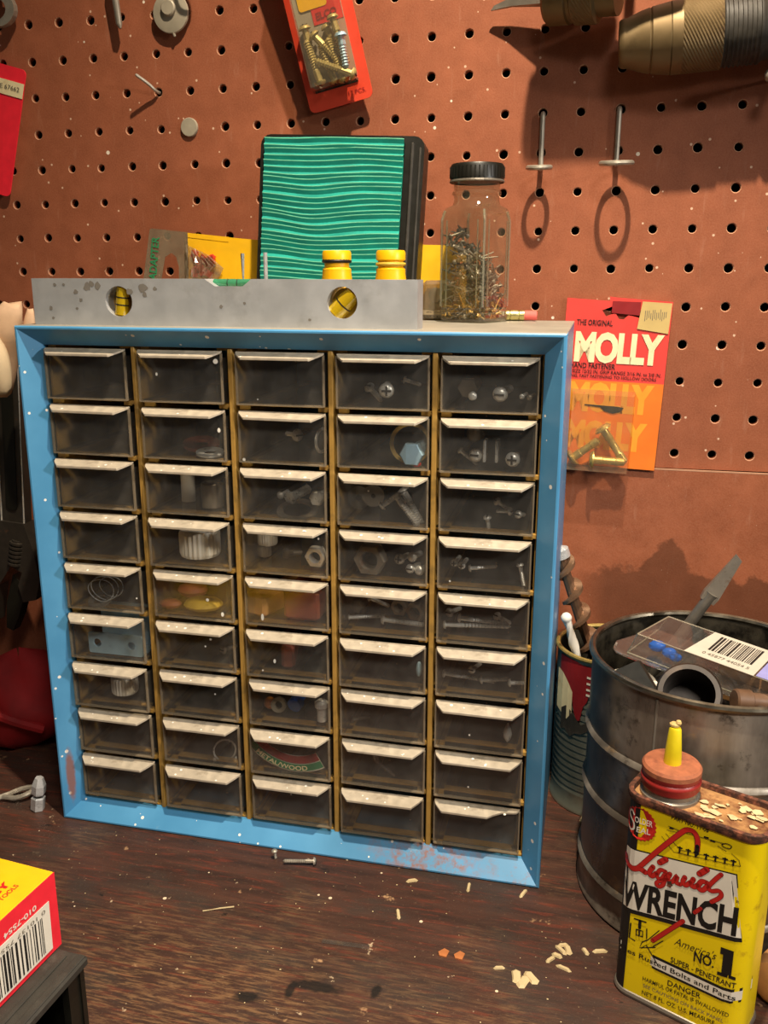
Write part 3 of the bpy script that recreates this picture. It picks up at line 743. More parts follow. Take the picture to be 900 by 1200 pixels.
    b = B(); b.box((0, 0, 0), (16, 60, 15), rot=(0, 0, -18), bev=2); tag(b.build('wood_offcut', M['wood'], None, inD(4, 2, .2, .3, 10, 0) + Vector((4, 30, 3))), 'pale wood offcut beside the reddish block', 'offcut', GR)
    for u, v, d, L, r, hr, ds in [(.52, .36, (1, .15, -.12), 26, 1.8, 3.4, 'long level screw with a middle head'), (.36, .78, (.7, .3, -.4), 14, 1.4, 2.4, 'thin screw leaning at the back'), (.12, .34, (1, .3, .02), 22, 1.4, 2.0, 'dim threaded rod on the floor')]:
        screw(ds + ' of the ' + where(4, 3), inD(4, 3, u, v, 12), d, L, r, hr, None)
    nut('dull nut in the middle of the ' + where(4, 3), inD(4, 3, .68, .62, 26), (.2, 1, .1), 11, 3, 5, 'steel_dark')
    nut('dim nut near the side of the ' + where(4, 3), inD(4, 3, .86, .55, 22), (.3, 1, .1), 12, 3.4, 5, 'steel_dark')
    screw('dim bolt end at the back of the ' + where(4, 3), inD(4, 3, .22, .6, 34), (.2, 1, 0), 12, 3, 4.6, hexh=True, mat='steel_dark')
    for u, v, d, L, ds in [(.10, .36, (1, .1, .02), 40, 'longest level screw'), (.26, .52, (1, .2, -.12), 30, 'screw just above the longest'), (.14, .62, (.4, 1, -.1), 14, 'round screw end'), (.66, .62, (.5, .6, -.5), 14, 'small leaning screw')]:
        screw(ds + ' in the ' + where(4, 4), inD(4, 4, u, v, 9 if L > 20 else 16), d, L, 1.5, 2.9, 'slot' if L < 20 else None)
    # sixth row
    t = thing('zinc_bracket', 'bright zinc bracket with two holes standing in the sixth-row drawer', 'bracket', inD(5, 0, .25, .02, 6, .2), group=GR)
    def holed(w_, h_, hx, hr, hz): return plate(rrect(w_, h_, 1.5), [[(hx0 + hr * math.cos(-2 * PI * i / 16), hz + hr * math.sin(-2 * PI * i / 16)) for i in range(16)] for hx0 in hx], 1.4)
    V, F = holed(40, 15, (6.5, 32), 3, 7.5)
    b = B(); b.add([(x, -z, y) for x, y, z in V], F); b.build('front_flange', M['zinc_blue'], t)
    b = B(); b.box((20, 9, .7), (40, 18, 1.4)); b.build('web', M['zinc_blue'], t)
    V, F = holed(40, 31, (6.5, 32), 3, 27)
    b = B(); b.add([(x, 18 - z, y) for x, y, z in V], F); b.build('rear_flange', M['zinc_blue'], t)
    b = B(); b.box((0, 0, 0), (9, 60, 16), rot=(0, 0, 14), bev=2); tag(b.build('wood_stick', M['wood_red'], None, inD(5, 2, .32, .35, 8, 0) + Vector((2, 32, 2))), 'reddish wood stick lying lengthways in the sixth-row drawer', 'stick', GR)
    b = B(); b.ball((0, 0, 0), 3.2, 12, sq=(.6, 1, 1.6)); tag(b.build('glass_bead', M['zinc_blue'], None, inD(5, 3, .92, .5, 7, 2), smooth=True), 'pale blue bead at the side of a sixth-row drawer', 'bead', GR)
    screw('dim small screw at the back of the ' + where(5, 1), inD(5, 1, .85, .5, 16), (.5, 1, -.1), 12, 1.4, 3, 'slot', 'steel_dark')
    for u, v, d, L, ds in [(.10, .46, (1, .3, -.22), 34, 'thin screw sloping across'), (.40, .60, (.3, 1, -.1), 14, 'round head facing out'), (.52, .40, (1, .2, .05), 16, 'short threaded screw in the middle'), (.83, .40, (1, .2, 0), 9, 'short threaded screw at the side')]:
        screw(ds + ' in the ' + where(5, 4), inD(5, 4, u, v, 11), d, L, 1.4, 2.7, 'slot' if L == 14 else None)
    # seventh row
    cap('white ribbed plastic cap high in the seventh-row drawer', inD(6, 0, .68, .42, 14), 9, 12)
    b = B(); b.ball((0, 0, 0), 4.2, 12); tag(b.build('orange_bead', M['orangep'], None, inD(6, 2, .22, .35, 20, 4.2), smooth=True), 'orange plastic bead in the seventh-row drawer', 'bead', GR)
    washer('black and white plastic ring beside the orange bead', inD(6, 2, .38, .52, 18, 0), (.1, -1, .2), 5.2, 2.6, 3, 'greygrey', name='plastic_ring')
    b = B(); b.lathe([(5, 0), (5.2, 5), (3, 6), (3, 11), (2.6, 12)], (0, 0, 0), (.2, 1, .2), 14); tag(b.build('blue_anchor', M['bluep'], None, inD(6, 2, .56, .52, 14, 3), smooth=True), 'blue plastic wall anchor in the seventh-row drawer', 'anchor', GR)
    b = B(); b.lathe([(3.2, 0), (3.2, 9), (4.6, 10), (4.6, 13), (2, 15)], n=14); tag(b.build('metal_fitting', M['steel'], None, inD(6, 2, .90, .06, 6, 3.2), smooth=True), 'bright metal fitting standing at the side of the seventh-row drawer', 'fitting', GR)
    b = B(); b.lathe([(.4, 0), (2.4, 3), (2.9, 6), (1.8, 10), (.4, 13)], n=12); tag(b.build('glass_drop', M['steel'], None, inD(6, 4, .82, .2, 6, 2.9), smooth=True), 'shiny drop-shaped bit in the seventh-row drawer', 'bead', GR)
    # eighth row
    washer('thin steel ring against the side of the ' + where(7, 1), inD(7, 1, .80, .42, 14, 0), (.5, -1, .2), 8, 6.9, 1, 'steel')
    t = thing('sanding_disc', 'curved green and red sanding disc edge in the eighth-row drawer', 'disc', inD(7, 2, .55, .30, 5, 0), group=GR)
    def arc(b, r0, r1, off, mi=0):
        V = []; N = 14
        for i in range(N + 1):
            a = math.radians(-152 + 86 * i / N) + .1
            for rr in (r0, r1): V.append((rr * math.cos(a), off - .12 * i * .2, 36 + rr * math.sin(a)))
        b.add(V, [(2 * i, 2 * i + 1, 2 * i + 3, 2 * i + 2) for i in range(N)], mi)
    b = B(); arc(b, 30, 42, .6); b.build('backing', M['white'], t); b = B(); arc(b, 30, 35.5, 0); b.build('red_band', M['darkred'], t); b = B(); arc(b, 36.2, 41.0, 0); b.build('green_band', M['greenink'], t)
    lettering('METAL/WOOD', lambda u, v: Vector(((40.3 - 3.4 * v) * math.cos(math.radians(-138 + 56 * u) + .1), -.7 - .3 * u, 36 + (40.3 - 3.4 * v) * math.sin(math.radians(-138 + 56 * u) + .1))), M['cream'], t, .02)
    b = B(); b.tube(smooth_path([(0, 0, 0), (-1, 1, -5), (3, 2, -10), (8, 2, -12), (12, 3, -17)]), .8, 6); b.tube(smooth_path([(0, 0, 0), (1, 2, -6), (6, 1, -11), (9, 3, -15)]), .6, 6)
    tag(b.build('twisted_strip', M['clam'], None, inD(7, 3, .42, .78, 8)), 'twisted clear plastic strip in the eighth-row drawer', 'strip', GR)
    screw('small screw lying on the floor of the ' + where(6, 3), inD(6, 3, .15, .3, 18), (1, .5, 0), 12, 1.3, 2.6, None, 'steel_dark')
contents()

# ------------------------------------------------------------------ things on top of the cabinet
ZT = CH + .35
def spirit_level():
    t = thing('spirit_level', 'silver aluminium spirit level lying along the cabinet top', 'level', (-160.5, -150, ZT), (0, .1, 0))
    L, H = 243.5, 27.8
    out = [(0, 0), (L, 0), (L, H), (144.5, H), (139, H - 4.2), (121.5, H - 4.2), (115, H), (0, H)]
    def hole(cx, cz, r): return [(cx + r * math.cos(-2 * PI * i / 28), cz + r * math.sin(-2 * PI * i / 28)) for i in range(28)]
    V, F = plate(out, [hole(58.5, 14.4, 9), hole(199.5, 14.8, 9)], 16)
    b = B(); b.add([(x, 16 - z, y) for x, y, z in V], F); b.build('body', M['alu'], t)
    for cx, ang in ((58.5, 8), (199.5, 45)):
        a = math.radians(ang); d = Vector((math.sin(a), 0, math.cos(a)))
        b = B(); b.lathe([(8.7, 9.5), (8.7, 10.5)], (cx, 0, 14.5), (0, 1, 0), 20); b.build('vial_backing', M['yellowp'] if ang > 20 else M['tan'], t)
        c = Vector((cx, 4.6 if ang < 20 else 5.8, 14.5)); b = B(); b.cyl(c - d * 8.2, c + d * 8.2, 4.0 if ang < 20 else 5.5, n=14); v = b.build('vial', M['vial'], t, smooth=True)
        for k in ((-2.2, 2.2) if ang < 20 else (-1, )):
            b = B(); q = c + d * k; b.lathe([(4.1 if ang < 20 else 5.6, -.4), (4.1 if ang < 20 else 5.6, .4)], q, d, 14, caps=False); b.build('vial_line', M['blackink'], v)
    b = B(); b.cyl((118, 8, H - 2.4), (141, 8, H - 2.4), 2.4, n=12); v = b.build('vial', M['vialg'], t, smooth=True); v['label'] = 'green top vial'
    for k in (127, 133): 
        b = B(); b.lathe([(2.45, -.3), (2.45, .3)], (k, 8, H - 2.4), (1, 0, 0), 12, caps=False); b.build('vial_line', M['blackink'], v)
    for cx, cz, r in [(38, 23, 2.6), (41, 24.5, 2.2), (45, 23.5, 2.6), (66, 20, 2.4), (75, 22.5, 3.4), (76, 18.5, 1.8), (83, 22, 1.4), (30, 20, 1.8), (33, 15, 1.4), (16, 24, 1.2), (22, 24, 1), (12, 10, 1.5), (13, 4, 1.2), (125, 12, 1.2), (140, 14, 1.0), (180, 5, 1), (30, 10, 1)]:
        n = 9; b = B(); b.ngon([(cx + r * random.uniform(.6, 1.15) * math.cos(2 * PI * i / n), -.12, cz + r * random.uniform(.6, 1.15) * math.sin(2 * PI * i / n)) for i in range(n)])
        b.build('oxide_spot', M['alu_spot'], t)
spirit_level()

def air_filter():
    t = thing('air_filter', 'green pleated paper air filter in a black frame leaning by the pegboard', 'filter', (-46.5, -65, ZT), (-5, 2.3, 1.5))
    Wd, Hh = 103, 122
    b = B()
    for a0, a1, yy, dd in ((0, 0, 4, 18),):
        V, F = plate(rrect(Wd + 8, Hh, 7, x0=-2), [list(reversed(rrect(Wd - 10, Hh - 5, 3, x0=3, y0=2.5)))], dd)
        b.add([(x, yy + dd - z, y) for x, y, z in V], F)
    b.build('rim', M['black'], t)
    b = B(); b.box((Wd - 1.5, 6, Hh / 2), (2.0, 10, Hh - 9), bev=.6); b.box((Wd + 3.4, 8, Hh / 2), (1.4, 10, Hh - 14), bev=.4); b.build('side_rail', M['black_rough'], t)
    n, nx = 34, 20; b = B(); x0, x1 = 1.5, Wd - 7; zs = 1.5; ze = Hh - 2
    def wave(x, k):
        return 1.1 * math.sin(x / 17 + k * .13) * math.exp(-((k - 18) / 16) ** 2) + .15 * math.sin(x / 7 + k) + -2.0 * math.exp(-((x - 36) / 20) ** 2) * math.exp(-((k - 20) / 9) ** 2)
    V = []; rows = []
    for k in range(n):
        z = zs + (ze - zs) * (k + .16 * math.sin(k * 2.7) + .14 * math.sin(k * 1.1)) / n if 0 < k else zs; st = (ze - zs) / n
        for dz, y in ((0, 1.5), (st * .70, .35), (st * .80, .2), (st * .90, .35)): rows.append((z + dz, y, k))
    rows.append((ze, 1.5, n))
    for z, y, k in rows:
        for i in range(nx + 1):
            x = x0 + (x1 - x0) * i / nx; V.append((x, y + .5 * math.sin(x / 9 + k * 2.1), min(max(z + wave(x, k), zs), ze)))
    F = []; mi = []
    for r in range(len(rows) - 1):
        for i in range(nx):
            F.append((r * (nx + 1) + i, r * (nx + 1) + i + 1, (r + 1) * (nx + 1) + i + 1, (r + 1) * (nx + 1) + i)); mi.append(1 if r % 4 in (1, 2) else 0)
    b.v = V; b.f = F; b.mi = mi
    b.build('pleated_paper', [M['green'], M['green_edge']], t, recalc=False)
    b = B(); b.box((Wd / 2 - 2, 12, Hh / 2), (Wd - 8, 6, Hh - 5)); b.build('core', M['green'], t)
air_filter()

def connector(x, label, ring):
    t = thing('hose_connector', label, 'connector', (x, -108, ZT), group='yellow hose connectors on the cabinet')
    b = B(); b.lathe([(9.5, 0), (10.5, 2), (10.5, 18), (9.3, 20), (9.3, 28), (8.9, 31), (8.9, 33.4), (7.6, 34.6), (7.6, 38), (8.9, 38.8), (8.9, 43), (8.2, 44.4), (6.0, 44.4), (6.0, 38)], n=28); b.build('body', M['yplastic'], t, smooth=True)
    b = B(); b.tube([(8.0 * math.cos(2 * PI * i / 24), 8.0 * math.sin(2 * PI * i / 24), 38.2 if ring else 36.3) for i in range(24)], 1.25, 8, closed=True); b.build('seal_ring', M['rubber'] if ring else M['yellowp'], t, smooth=True)
connector(24, 'yellow plastic hose connector with a black seal ring before the filter', True)
connector(58, 'yellow plastic hose connector without a black ring before the filter', False)

t = thing('wire_staple', 'upturned steel wire staple with two prongs behind the level', 'staple', (-30, -108, ZT))
b = B(); b.tube([(-7.6, 0, 43), (-7.6, 0, 2.5), (-6.8, 0, .9), (-5, 0, .9), (5, 0, .9), (6.8, 0, .9), (7.6, 0, 2.5), (7.6, 0, 43.5)], 1.3, 8); b.build('wire', M['steel'], t, smooth=True)

def adapter_pack():
    t = thing('carded_package', 'yellow and clear carded package standing behind the level and filter', 'package', (-150, -28, ZT), (-6, 0, 0))
    z = Vector((0, 0, 1))
    # the yellow printed card, running on behind the filter
    out = [(33, 0), (236, 0), (236, 50), (98, 54), (66, 57), (33, 60.5)]
    b = B(); b.prism(out, (0, 0, 0), (1, 0, 0), (0, 0, 1), -1.0); b.build('card', M['yellow'], t)
    b = B(); b.prism([(36, 57), (66, 53.6), (68, 53.6), (68, 57), (36, 60.2)], (0, -.3, 0), (1, 0, 0), (0, 0, 1), -.6); b.build('card_fold', M['yellow'], t)
    # clear header with a hang slot
    V, F = plate([(-4, 0), (37, 0), (36, 60.5), (8, 63.5), (6, 63)], [[(15, 28), (15, 0.5), (29, .5), (29, 36), (27, 43), (23, 46), (18, 43)]], .6)
    b = B(); b.add([(x, -.4 - zz, y) for x, y, zz in V], F); b.build('clear_sleeve', M['bagclear'], t)
    lettering('ADAPTER', rect_place((11, -1.6, 26), (3, 0, 31), (-6, 0, 1)), M['greenink'], t, .02)
    # crumpled clear window and the red goods in it
    b = B(); V = []; nx, nz = 14, 8
    for j in range(nz + 1):
        for i in range(nx + 1):
            V.append((35 + (14 + 22 * j / nz if j < 6 else 30 - 6 * (j - 6)) * i / nx, -2.2 - 3.2 * abs(math.sin(i * 1.3 + j * .9)) * (1 if 0 < i < nx else .2), 6 + 46 * j / nz * (1 - .012 * i)))
    b.add(V, [(j * (nx + 1) + i, j * (nx + 1) + i + 1, (j + 1) * (nx + 1) + i + 1, (j + 1) * (nx + 1) + i) for j in range(nz) for i in range(nx)]); b.build('crumpled_window', M['bagclear'], t, recalc=False)
    b = B()
    for k in range(16): b.box((39 + random.uniform(0, 17), -1.6, 29 + random.uniform(0, 12) + k * .3), (random.uniform(3, 7), .8, random.uniform(2, 6)), rot=(0, random.uniform(0, 90), 0))
    b.build('red_print', M['orange_red'], t)
    b = B(); b.box((226, -6, 13), (26, 10, 26), bev=3); b.build('clear_bubble', M['bagclear'], t)
    b = B(); b.lathe([(3, 0), (5, 1), (5, 8), (2, 9)], (223, -10.5, 16), (0, 1, 0), 16); b.build('metal_adapter', M['steel_dark'], t, smooth=True)
adapter_pack()

def glass_jar():
    t = thing('glass_jar', 'square glass jar of screws with a black screw lid', 'jar', (101.5, -50, ZT), (0, 0, -23.6))
    def sq(r, ch, z): 
        return [(r - ch, -r, z), (r, -r + ch, z), (r, r - ch, z), (r - ch, r, z), (-r + ch, r, z), (-r, r - ch, z), (-r, -r + ch, z), (-r + ch, -r, z)]
    def circ(r, z): # octagon angles matched to sq order
        return [(r * math.cos(math.radians(a)), r * math.sin(math.radians(a)), z) for a in (-67.5, -22.5, 22.5, 67.5, 112.5, 157.5, 202.5, 247.5)]
    def sub(ring): # 8 -> 24 points
        out = []
        for i in range(8):
            a, c = Vector(ring[i]), Vector(ring[(i + 1) % 8])
            for k in range(3): out.append(a.lerp(c, k / 3))
        return out
    def rnd(ring, r):
        return [Vector((p.x, p.y, 0)).normalized() * r + Vector((0, 0, p.z)) for p in ring]
    rings = [sub(sq(15, 3, 0)), sub(sq(17.2, 3, 1.2)), sub(sq(17.2, 3, 5)), sub(sq(16.7, 3, 5.8)), sub(sq(17.2, 3, 6.6)), sub(sq(17.2, 3, 7.8)), sub(sq(16.7, 3, 8.6)), sub(sq(17.2, 3, 9.4)), sub(sq(17.2, 3, 62)), sub(sq(17.2, 3, 66)), sub(sq(16.9, 3.4, 69)), sub(sq(16.2, 4.4, 71.5)), rnd(sub(circ(15.6, 73.5)), 15.4), rnd(sub(circ(15, 76)), 14.6), rnd(sub(circ(15, 79)), 14.6), rnd(sub(circ(15, 80)), 15.8), rnd(sub(circ(15, 81.5)), 15.8), rnd(sub(circ(15, 82.5)), 14.8), rnd(sub(circ(15, 88)), 14.8), rnd(sub(circ(15, 90.5)), 15.2)]
    b = B(); n = 24; V = [p for r in rings for p in r]
    b.add(V, [tuple(range(n))] + [(j * n + i, j * n + (i + 1) % n, (j + 1) * n + (i + 1) % n, (j + 1) * n + i) for j in range(len(rings) - 1) for i in range(n)])
    o = b.build('glass', M['glass'], t, smooth=True, auto=25)
    b = B()
    for sx, sy in ((1, -1), (-1, -1), (1, 1), (-1, 1)): b.tube([(sx * 15.9, sy * 15.9, 10), (sx * 15.9, sy * 15.9, 64), (sx * 14.5, sy * 14.5, 70)], .9, 6)
    for sx, sy, ax in ((0, -1, 0), (1, 0, 1)):
        for k in (-11.5, 11.5):
            p = (k, sy * 16.7, 10) if ax == 0 else (sx * 16.7, k, 10); b.tube([p, (p[0], p[1], 64)], .55, 6)
    b.build('corner_rib', M['glass_rib'], t, smooth=True)
    b = B(); b.lathe([(16.6, 88), (17.2, 88.5), (17.2, 97), (16.4, 98.4), (14.8, 98.6), (14.4, 97.8), (0.2, 97.8)], n=40); b.build('lid', M['black'], t, smooth=True)
    b = B(); b.lathe([(17.3, 87.2), (17.7, 87.8), (17.4, 88.8)], n=40, caps=False); b.build('lid_rim', M['steel_dark'], t)
    k = B()
    for i in range(40):
        a = 2 * PI * i / 40; k.box((17.3 * math.cos(a), 17.3 * math.sin(a), 93.2), (.7, .9, 6.5), rot=(0, 0, math.degrees(a)))
    k.build('grip_ribs', M['black'], t)
    # loose screws in it, too many and too fine to count
    b = B(); rnd_ = random.Random(5)
    for i in range(460):
        x, y = rnd_.uniform(-14, 14), rnd_.uniform(-14, 14)
        top = 58 - 1.0 * (x + 10) - .5 * abs(y) if x < 9 else 40 - 2.0 * (x - 6)
        z = rnd_.uniform(2.5, max(6, top)); L = rnd_.uniform(6, 11)
        d = Vector((rnd_.uniform(-1, 1), rnd_.uniform(-1, 1), rnd_.uniform(-.7, .7))).normalized()
        p = Vector((x, y, z)); q = p + d * L
        q.x = min(max(q.x, -15.5), 15.5); q.y = min(max(q.y, -15.5), 15.5); q.z = min(max(q.z, 2.2), 62)
        mi = 1 if z < 14 and rnd_.random() < .75 else 0
        b.cyl(p, q, .75, .35, 5, mi); b.lathe([(.6, -.9), (1.7, -.5), (1.7, 0), (.8, .4)], p, q - p, 6, mi)
    o = b.build('screw_pile', [M['screwpile'], M['screwrust']], t, recalc=False); o['kind'] = 'stuff'; o['label'] = 'heap of small mixed screws inside the jar'
glass_jar()

def pencil():
    t = thing('pencil', 'silver pencil with a pink eraser lying behind the jar', 'pencil', (144.5, -29, ZT + 3.6), (0, 0, 2))
    b = B(); b.lathe([(3.5, 0), (3.5, 168)], (-24, 0, 0), (-1, 0, 0), 6); b.build('barrel', M['pencil'], t)
    b = B(); b.lathe([(3.7, 0), (3.7, 3), (3.4, 3.4), (3.7, 3.8), (3.7, 9), (3.4, 9.4), (3.7, 9.8), (3.7, 13)], (-24, 0, 0), (1, 0, 0), 16); b.build('ferrule', M['ferrule'], t, smooth=True)
    b = B(); b.lathe([(3.3, 0), (3.3, 7), (2.6, 8.4)], (-11, 0, 0), (1, 0, 0), 16); b.build('eraser', M['eraser'], t, smooth=True)
    lettering('ENTA', rect_place((-78, -3.45, -1.8), (13, 0, 0), (0, .9, 4.0)), M['blackink'], t, .02)
pencil()

# ------------------------------------------------------------------ carded goods and hooks on the wall
def red_card():
    t = thing('red_card', 'bright red hang card with a white name strip at the pegboard edge', 'hang card', (-262, -4, 478), (0, 15.5, 0))
    b = B(); b.prism(rrect(56, 93, 4, x0=-52, y0=-46.5), (0, 0, 0), (1, 0, 0), (0, 0, 1), 1.0); b.build('card', M['redcard'], t)
    b = B(); b.prism([(-52, 26), (4, 26), (4, 36.5), (-52, 36.5)], (0, -1.25, 0), (1, 0, 0), (0, 0, 1), .3); b.build('name_strip', M['cream'], t)
    lettering('ACE 67662', rect_place((-23, -1.9, 30), (24, 0, 0), (0, 0, 3.2)), M['greyink'], t)
    b = B(); b.tube(smooth_path([(-26, -1.6, -6), (-19, -3.0, -8), (-14, -2.2, -12), (-13.5, -1.6, -16)]), .5, 6); b.build('glue_drip', M['white'], t)
red_card()

def elco_pack():
    t = thing('screw_pack', 'orange-red hang card with a clear blister of brass screws', 'blister pack', (0.8, -9, 487.5), (7, -12.4, 0))
    b = B(); b.prism(rrect(46, 118, 4, x0=-23, y0=0), (0, 0, 0), (1, 0, 0), (0, 0, 1), 1.0); b.build('card', M['orange_red'], t)
    b = B(); b.prism(rrect(33, 96, 3, x0=-17.5, y0=14), (0, -1.1, 0), (1, 0, 0), (0, 0, 1), .2); b.build('grey_panel', M['greygrey'], t)
    b = B(); b.prism([(-6, 52), (15, 52), (15, 82), (-6, 82)], (0, -1.4, 0), (1, 0, 0), (0, 0, 1), .25); b.build('red_panel', M['red'], t)
    b = B(); b.prism(rrect(20, 22, 2, x0=-14, y0=62), (0, -1.7, 0), (1, 0, 0), (0, 0, 1), .25); b.build('yellow_panel', M['yellow'], t)
    lettering('ELCO', rect_place((-3.5, -1.9, 54.5), (15, 0, .6), (0, 0, 4.6)), M['darkred'], t, .03)
    lettering('17 PCS.', rect_place((6.5, -1.3, 4.5), (12.5, 0, 0), (0, 0, 2.8)), M['darkred'], t)
    # clear blister box
    b = B(); x0, x1, z0, z1, d = -17.5, 15.5, 12, 112, 13
    P = [(x0, -1.2, z0), (x1, -1.2, z0), (x1, -1.2, z1), (x0, -1.2, z1), (x0 + 2, -1.2 - d, z0 + 2.5), (x1 - 2, -1.2 - d, z0 + 2.5), (x1 - 2, -1.2 - d, z1 - 2.5), (x0 + 2, -1.2 - d, z1 - 2.5)]
    b.add(P, [(4, 5, 6, 7), (0, 1, 5, 4), (1, 2, 6, 5), (2, 3, 7, 6), (3, 0, 4, 7)]); b.build('blister', M['blister'], t)
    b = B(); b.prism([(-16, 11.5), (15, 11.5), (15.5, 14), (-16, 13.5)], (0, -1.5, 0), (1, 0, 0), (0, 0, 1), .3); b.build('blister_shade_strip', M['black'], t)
    R = t.rotation_euler.to_matrix(); base = Vector((0.8, -9, 487.5))
    for k, (a, c, ds) in enumerate([((-12, 51), (-10, 17), 'along the blister edge'), ((-6, 45), (10, 20), 'crossing from top to lower corner'), ((14, 16), (-9, 30), 'sloping up across the middle'), ((3, 48), (9, 26), 'head up near the red panel'), ((9, 52), (12, 22), 'uppermost head by the far blister edge'), ((-9, 17), (-12, 44), 'head down in the lower corner'), ((0, 16), (-4, 40), 'head down at the lower middle'), ((7, 15), (2, 42), 'head down beside the lower middle one'), ((12, 40), (11, 20), 'bluish screw behind the crossing one')]):
        y = -5.5 - (k % 3) * 2.4
        p, q = R @ Vector((a[0], y, a[1])), R @ Vector((c[0], y + (1 if k % 2 else -1), c[1]))
        screw('brass-coloured screw in the hanging blister, ' + ds, base + p, q - p, (q - p).length, 2.5, 4.2, 'phillips' if k in (0, 4) else 'slot', 'dull_brass' if k != 8 else 'zinc_blue', group='brass screws in the hanging blister pack', name='wood_screw')
elco_pack()

def molly_card():
    t = thing('fastener_card', 'faded red and orange fastener card with a clear blister of brass anchors', 'hang card', (195, -4.5, 240.3), (-1.5, 2.0, 0))
    W_ = 71; x0 = -38.5; H = 117
    hang = [(-10, 98), (-4, 100.5), (-1, 96.5), (2, 96.5), (5, 99.5), (12, 98), (15, 101), (12, 103.5), (4, 104.5), (-1, 107), (-6, 105), (-13, 102)]
    hang = [(a - 1, c + 7.5) for a, c in hang]
    V, F = plate([(x0, 0), (x0 + W_, 0), (x0 + W_, H), (x0 + 34, H + 1.5), (x0 + 29, H + 2), (x0 + 29, H - 1), (x0, H)], [hang], .9)
    b = B(); b.add([(x, -zz, y) for x, y, zz in V], F); b.build('card', M['pinkred'], t)
    b = B(); b.prism([(x0, 0), (x0 + W_, 0), (x0 + W_, 61), (x0, 61)], (0, -1.05, 0), (1, 0, 0), (0, 0, 1), .15); b.build('orange_panel', M['orange'], t)
    b = B(); b.prism([(x0 + 31, 108), (x0 + 50, 107), (x0 + 50, 116), (x0 + 31, 116)], (0, -1.1, 0), (1, 0, 0), (0, 0, 1), .2); b.build('dark_red_tab', M['darkred'], t)
    b = B(); b.prism([(x0 + 49, 98), (x0 + 70, 95.5), (x0 + 70.5, 116), (x0 + 51, 116.5)], (0, -1.3, 0), (1, 0, 0), (0, 0, 1), .25)
    st = b.build('price_sticker', M['sticker'], t)
    b = B(); [b.box((x0 + 53.5 + i * 1.25, -1.62, 107 + (i % 3) * .6), (.45, .1, 7 - (i % 4))) for i in range(12)]; b.build('sticker_lines', M['greyink'], st)
    lx = x0 + 9
    lettering('THE ORIGINAL', rect_place((lx - 1, -1.3, 99), (24.5, 0, 0), (0, 0, 3.8)), M['blackink'], t, .012)
    lettering('MOLLY', rect_place((lx - 1, -1.35, 73.2), (60, 0, 0), (0, 0, 21.6)), M['cream'], t, .048, spacing=.92)
    lettering('HAND FASTENER', rect_place((lx - 3, -1.3, 69.2), (31, 0, 0), (0, 0, 3.8)), M['blackink'], t, .012)
    lettering('FULL SIZE 15/32 IN. GRIP RANGE 3/16 IN. to 3/8 IN.', rect_place((lx - 8.5, -1.3, 65.8), (68, 0, 0), (0, 0, 2.5)), M['blackink'], t, .008)
    lettering('DURING, FAST FASTENING TO HOLLOW DOORS', rect_place((lx - 8.5, -1.3, 62.4), (65, 0, 0), (0, 0, 2.5)), M['blackink'], t, .008)
    lettering('MOLLY', rect_place((lx - 2, -1.3, 38.5), (58, 0, 0), (0, 0, 21.5)), M['molly2'], t, .06, spacing=.92)
    lettering('MOLLY', rect_place((lx - 2, -1.3, 12), (56, 0, 0), (0, 0, 21)), M['molly2'], t, .06, spacing=.92)
    b = B(); x0b, x1b, z0, z1, d = -30, 14.5, -2.5, 54.5, 15
    P = [(x0b, -1.2, max(z0, .3)), (x1b, -1.2, max(z0, .3)), (x1b, -1.2, z1), (x0b, -1.2, z1), (x0b + 1.5, -1.2 - d, z0 + 1), (x1b - 1.5, -1.2 - d, z0 + 1), (x1b - 1.5, -1.2 - d, z1 - 2), (x0b + 1.5, -1.2 - d, z1 - 2)]
    b.add(P, [(4, 5, 6, 7), (0, 1, 5, 4), (1, 2, 6, 5), (2, 3, 7, 6), (3, 0, 4, 7)]); b.build('blister', M['blister'], t)
    b = B(); b.prism([(-9, 42.5), (-6, 40), (0, 38.5), (5, 40), (7, 43), (3, 43.6), (-20, 44), (-20, 43.4)], (0, -1.5, 0), (1, 0, 0), (0, 0, 1), .3); b.build('torn_slot', M['blackink'], t)
    base = Vector((195, -4.5, 240.3))
    for k, (p, q, ds) in enumerate([((-5, -9, 29), (12, -9, 5), 'sloping down to the card edge'), ((-24.5, -8, 7), (-7, -10, 21), 'head low at the cabinet side'), ((-11, -12, 7), (12, -11, 6), 'lying flat along the blister bottom')]):
        P_, Q_ = base + Vector(p), base + Vector(q)
        t2 = thing('brass_anchor', 'brass screw anchor in the fastener card blister, ' + ds, 'anchor', P_, group='brass anchors in the fastener card')
        d_ = Q_ - P_; b = B(); b.lathe([(1, -2.2), (4.4, -1.8), (6.2, 0), (6.2, 1), (3, 1.2)], (0, 0, 0), d_, 18); b.build('head', M['brass'], t2, smooth=True)
        b = B(); L = d_.length; b.lathe([(2.9, .8), (3.1, L * .3), (2.7, L * .32), (2.7, L * .7), (3.1, L * .72), (2.8, L * .95), (1.4, L)], (0, 0, 0), d_, 12); b.build('sleeve', M['brass'], t2, smooth=True)
molly_card()

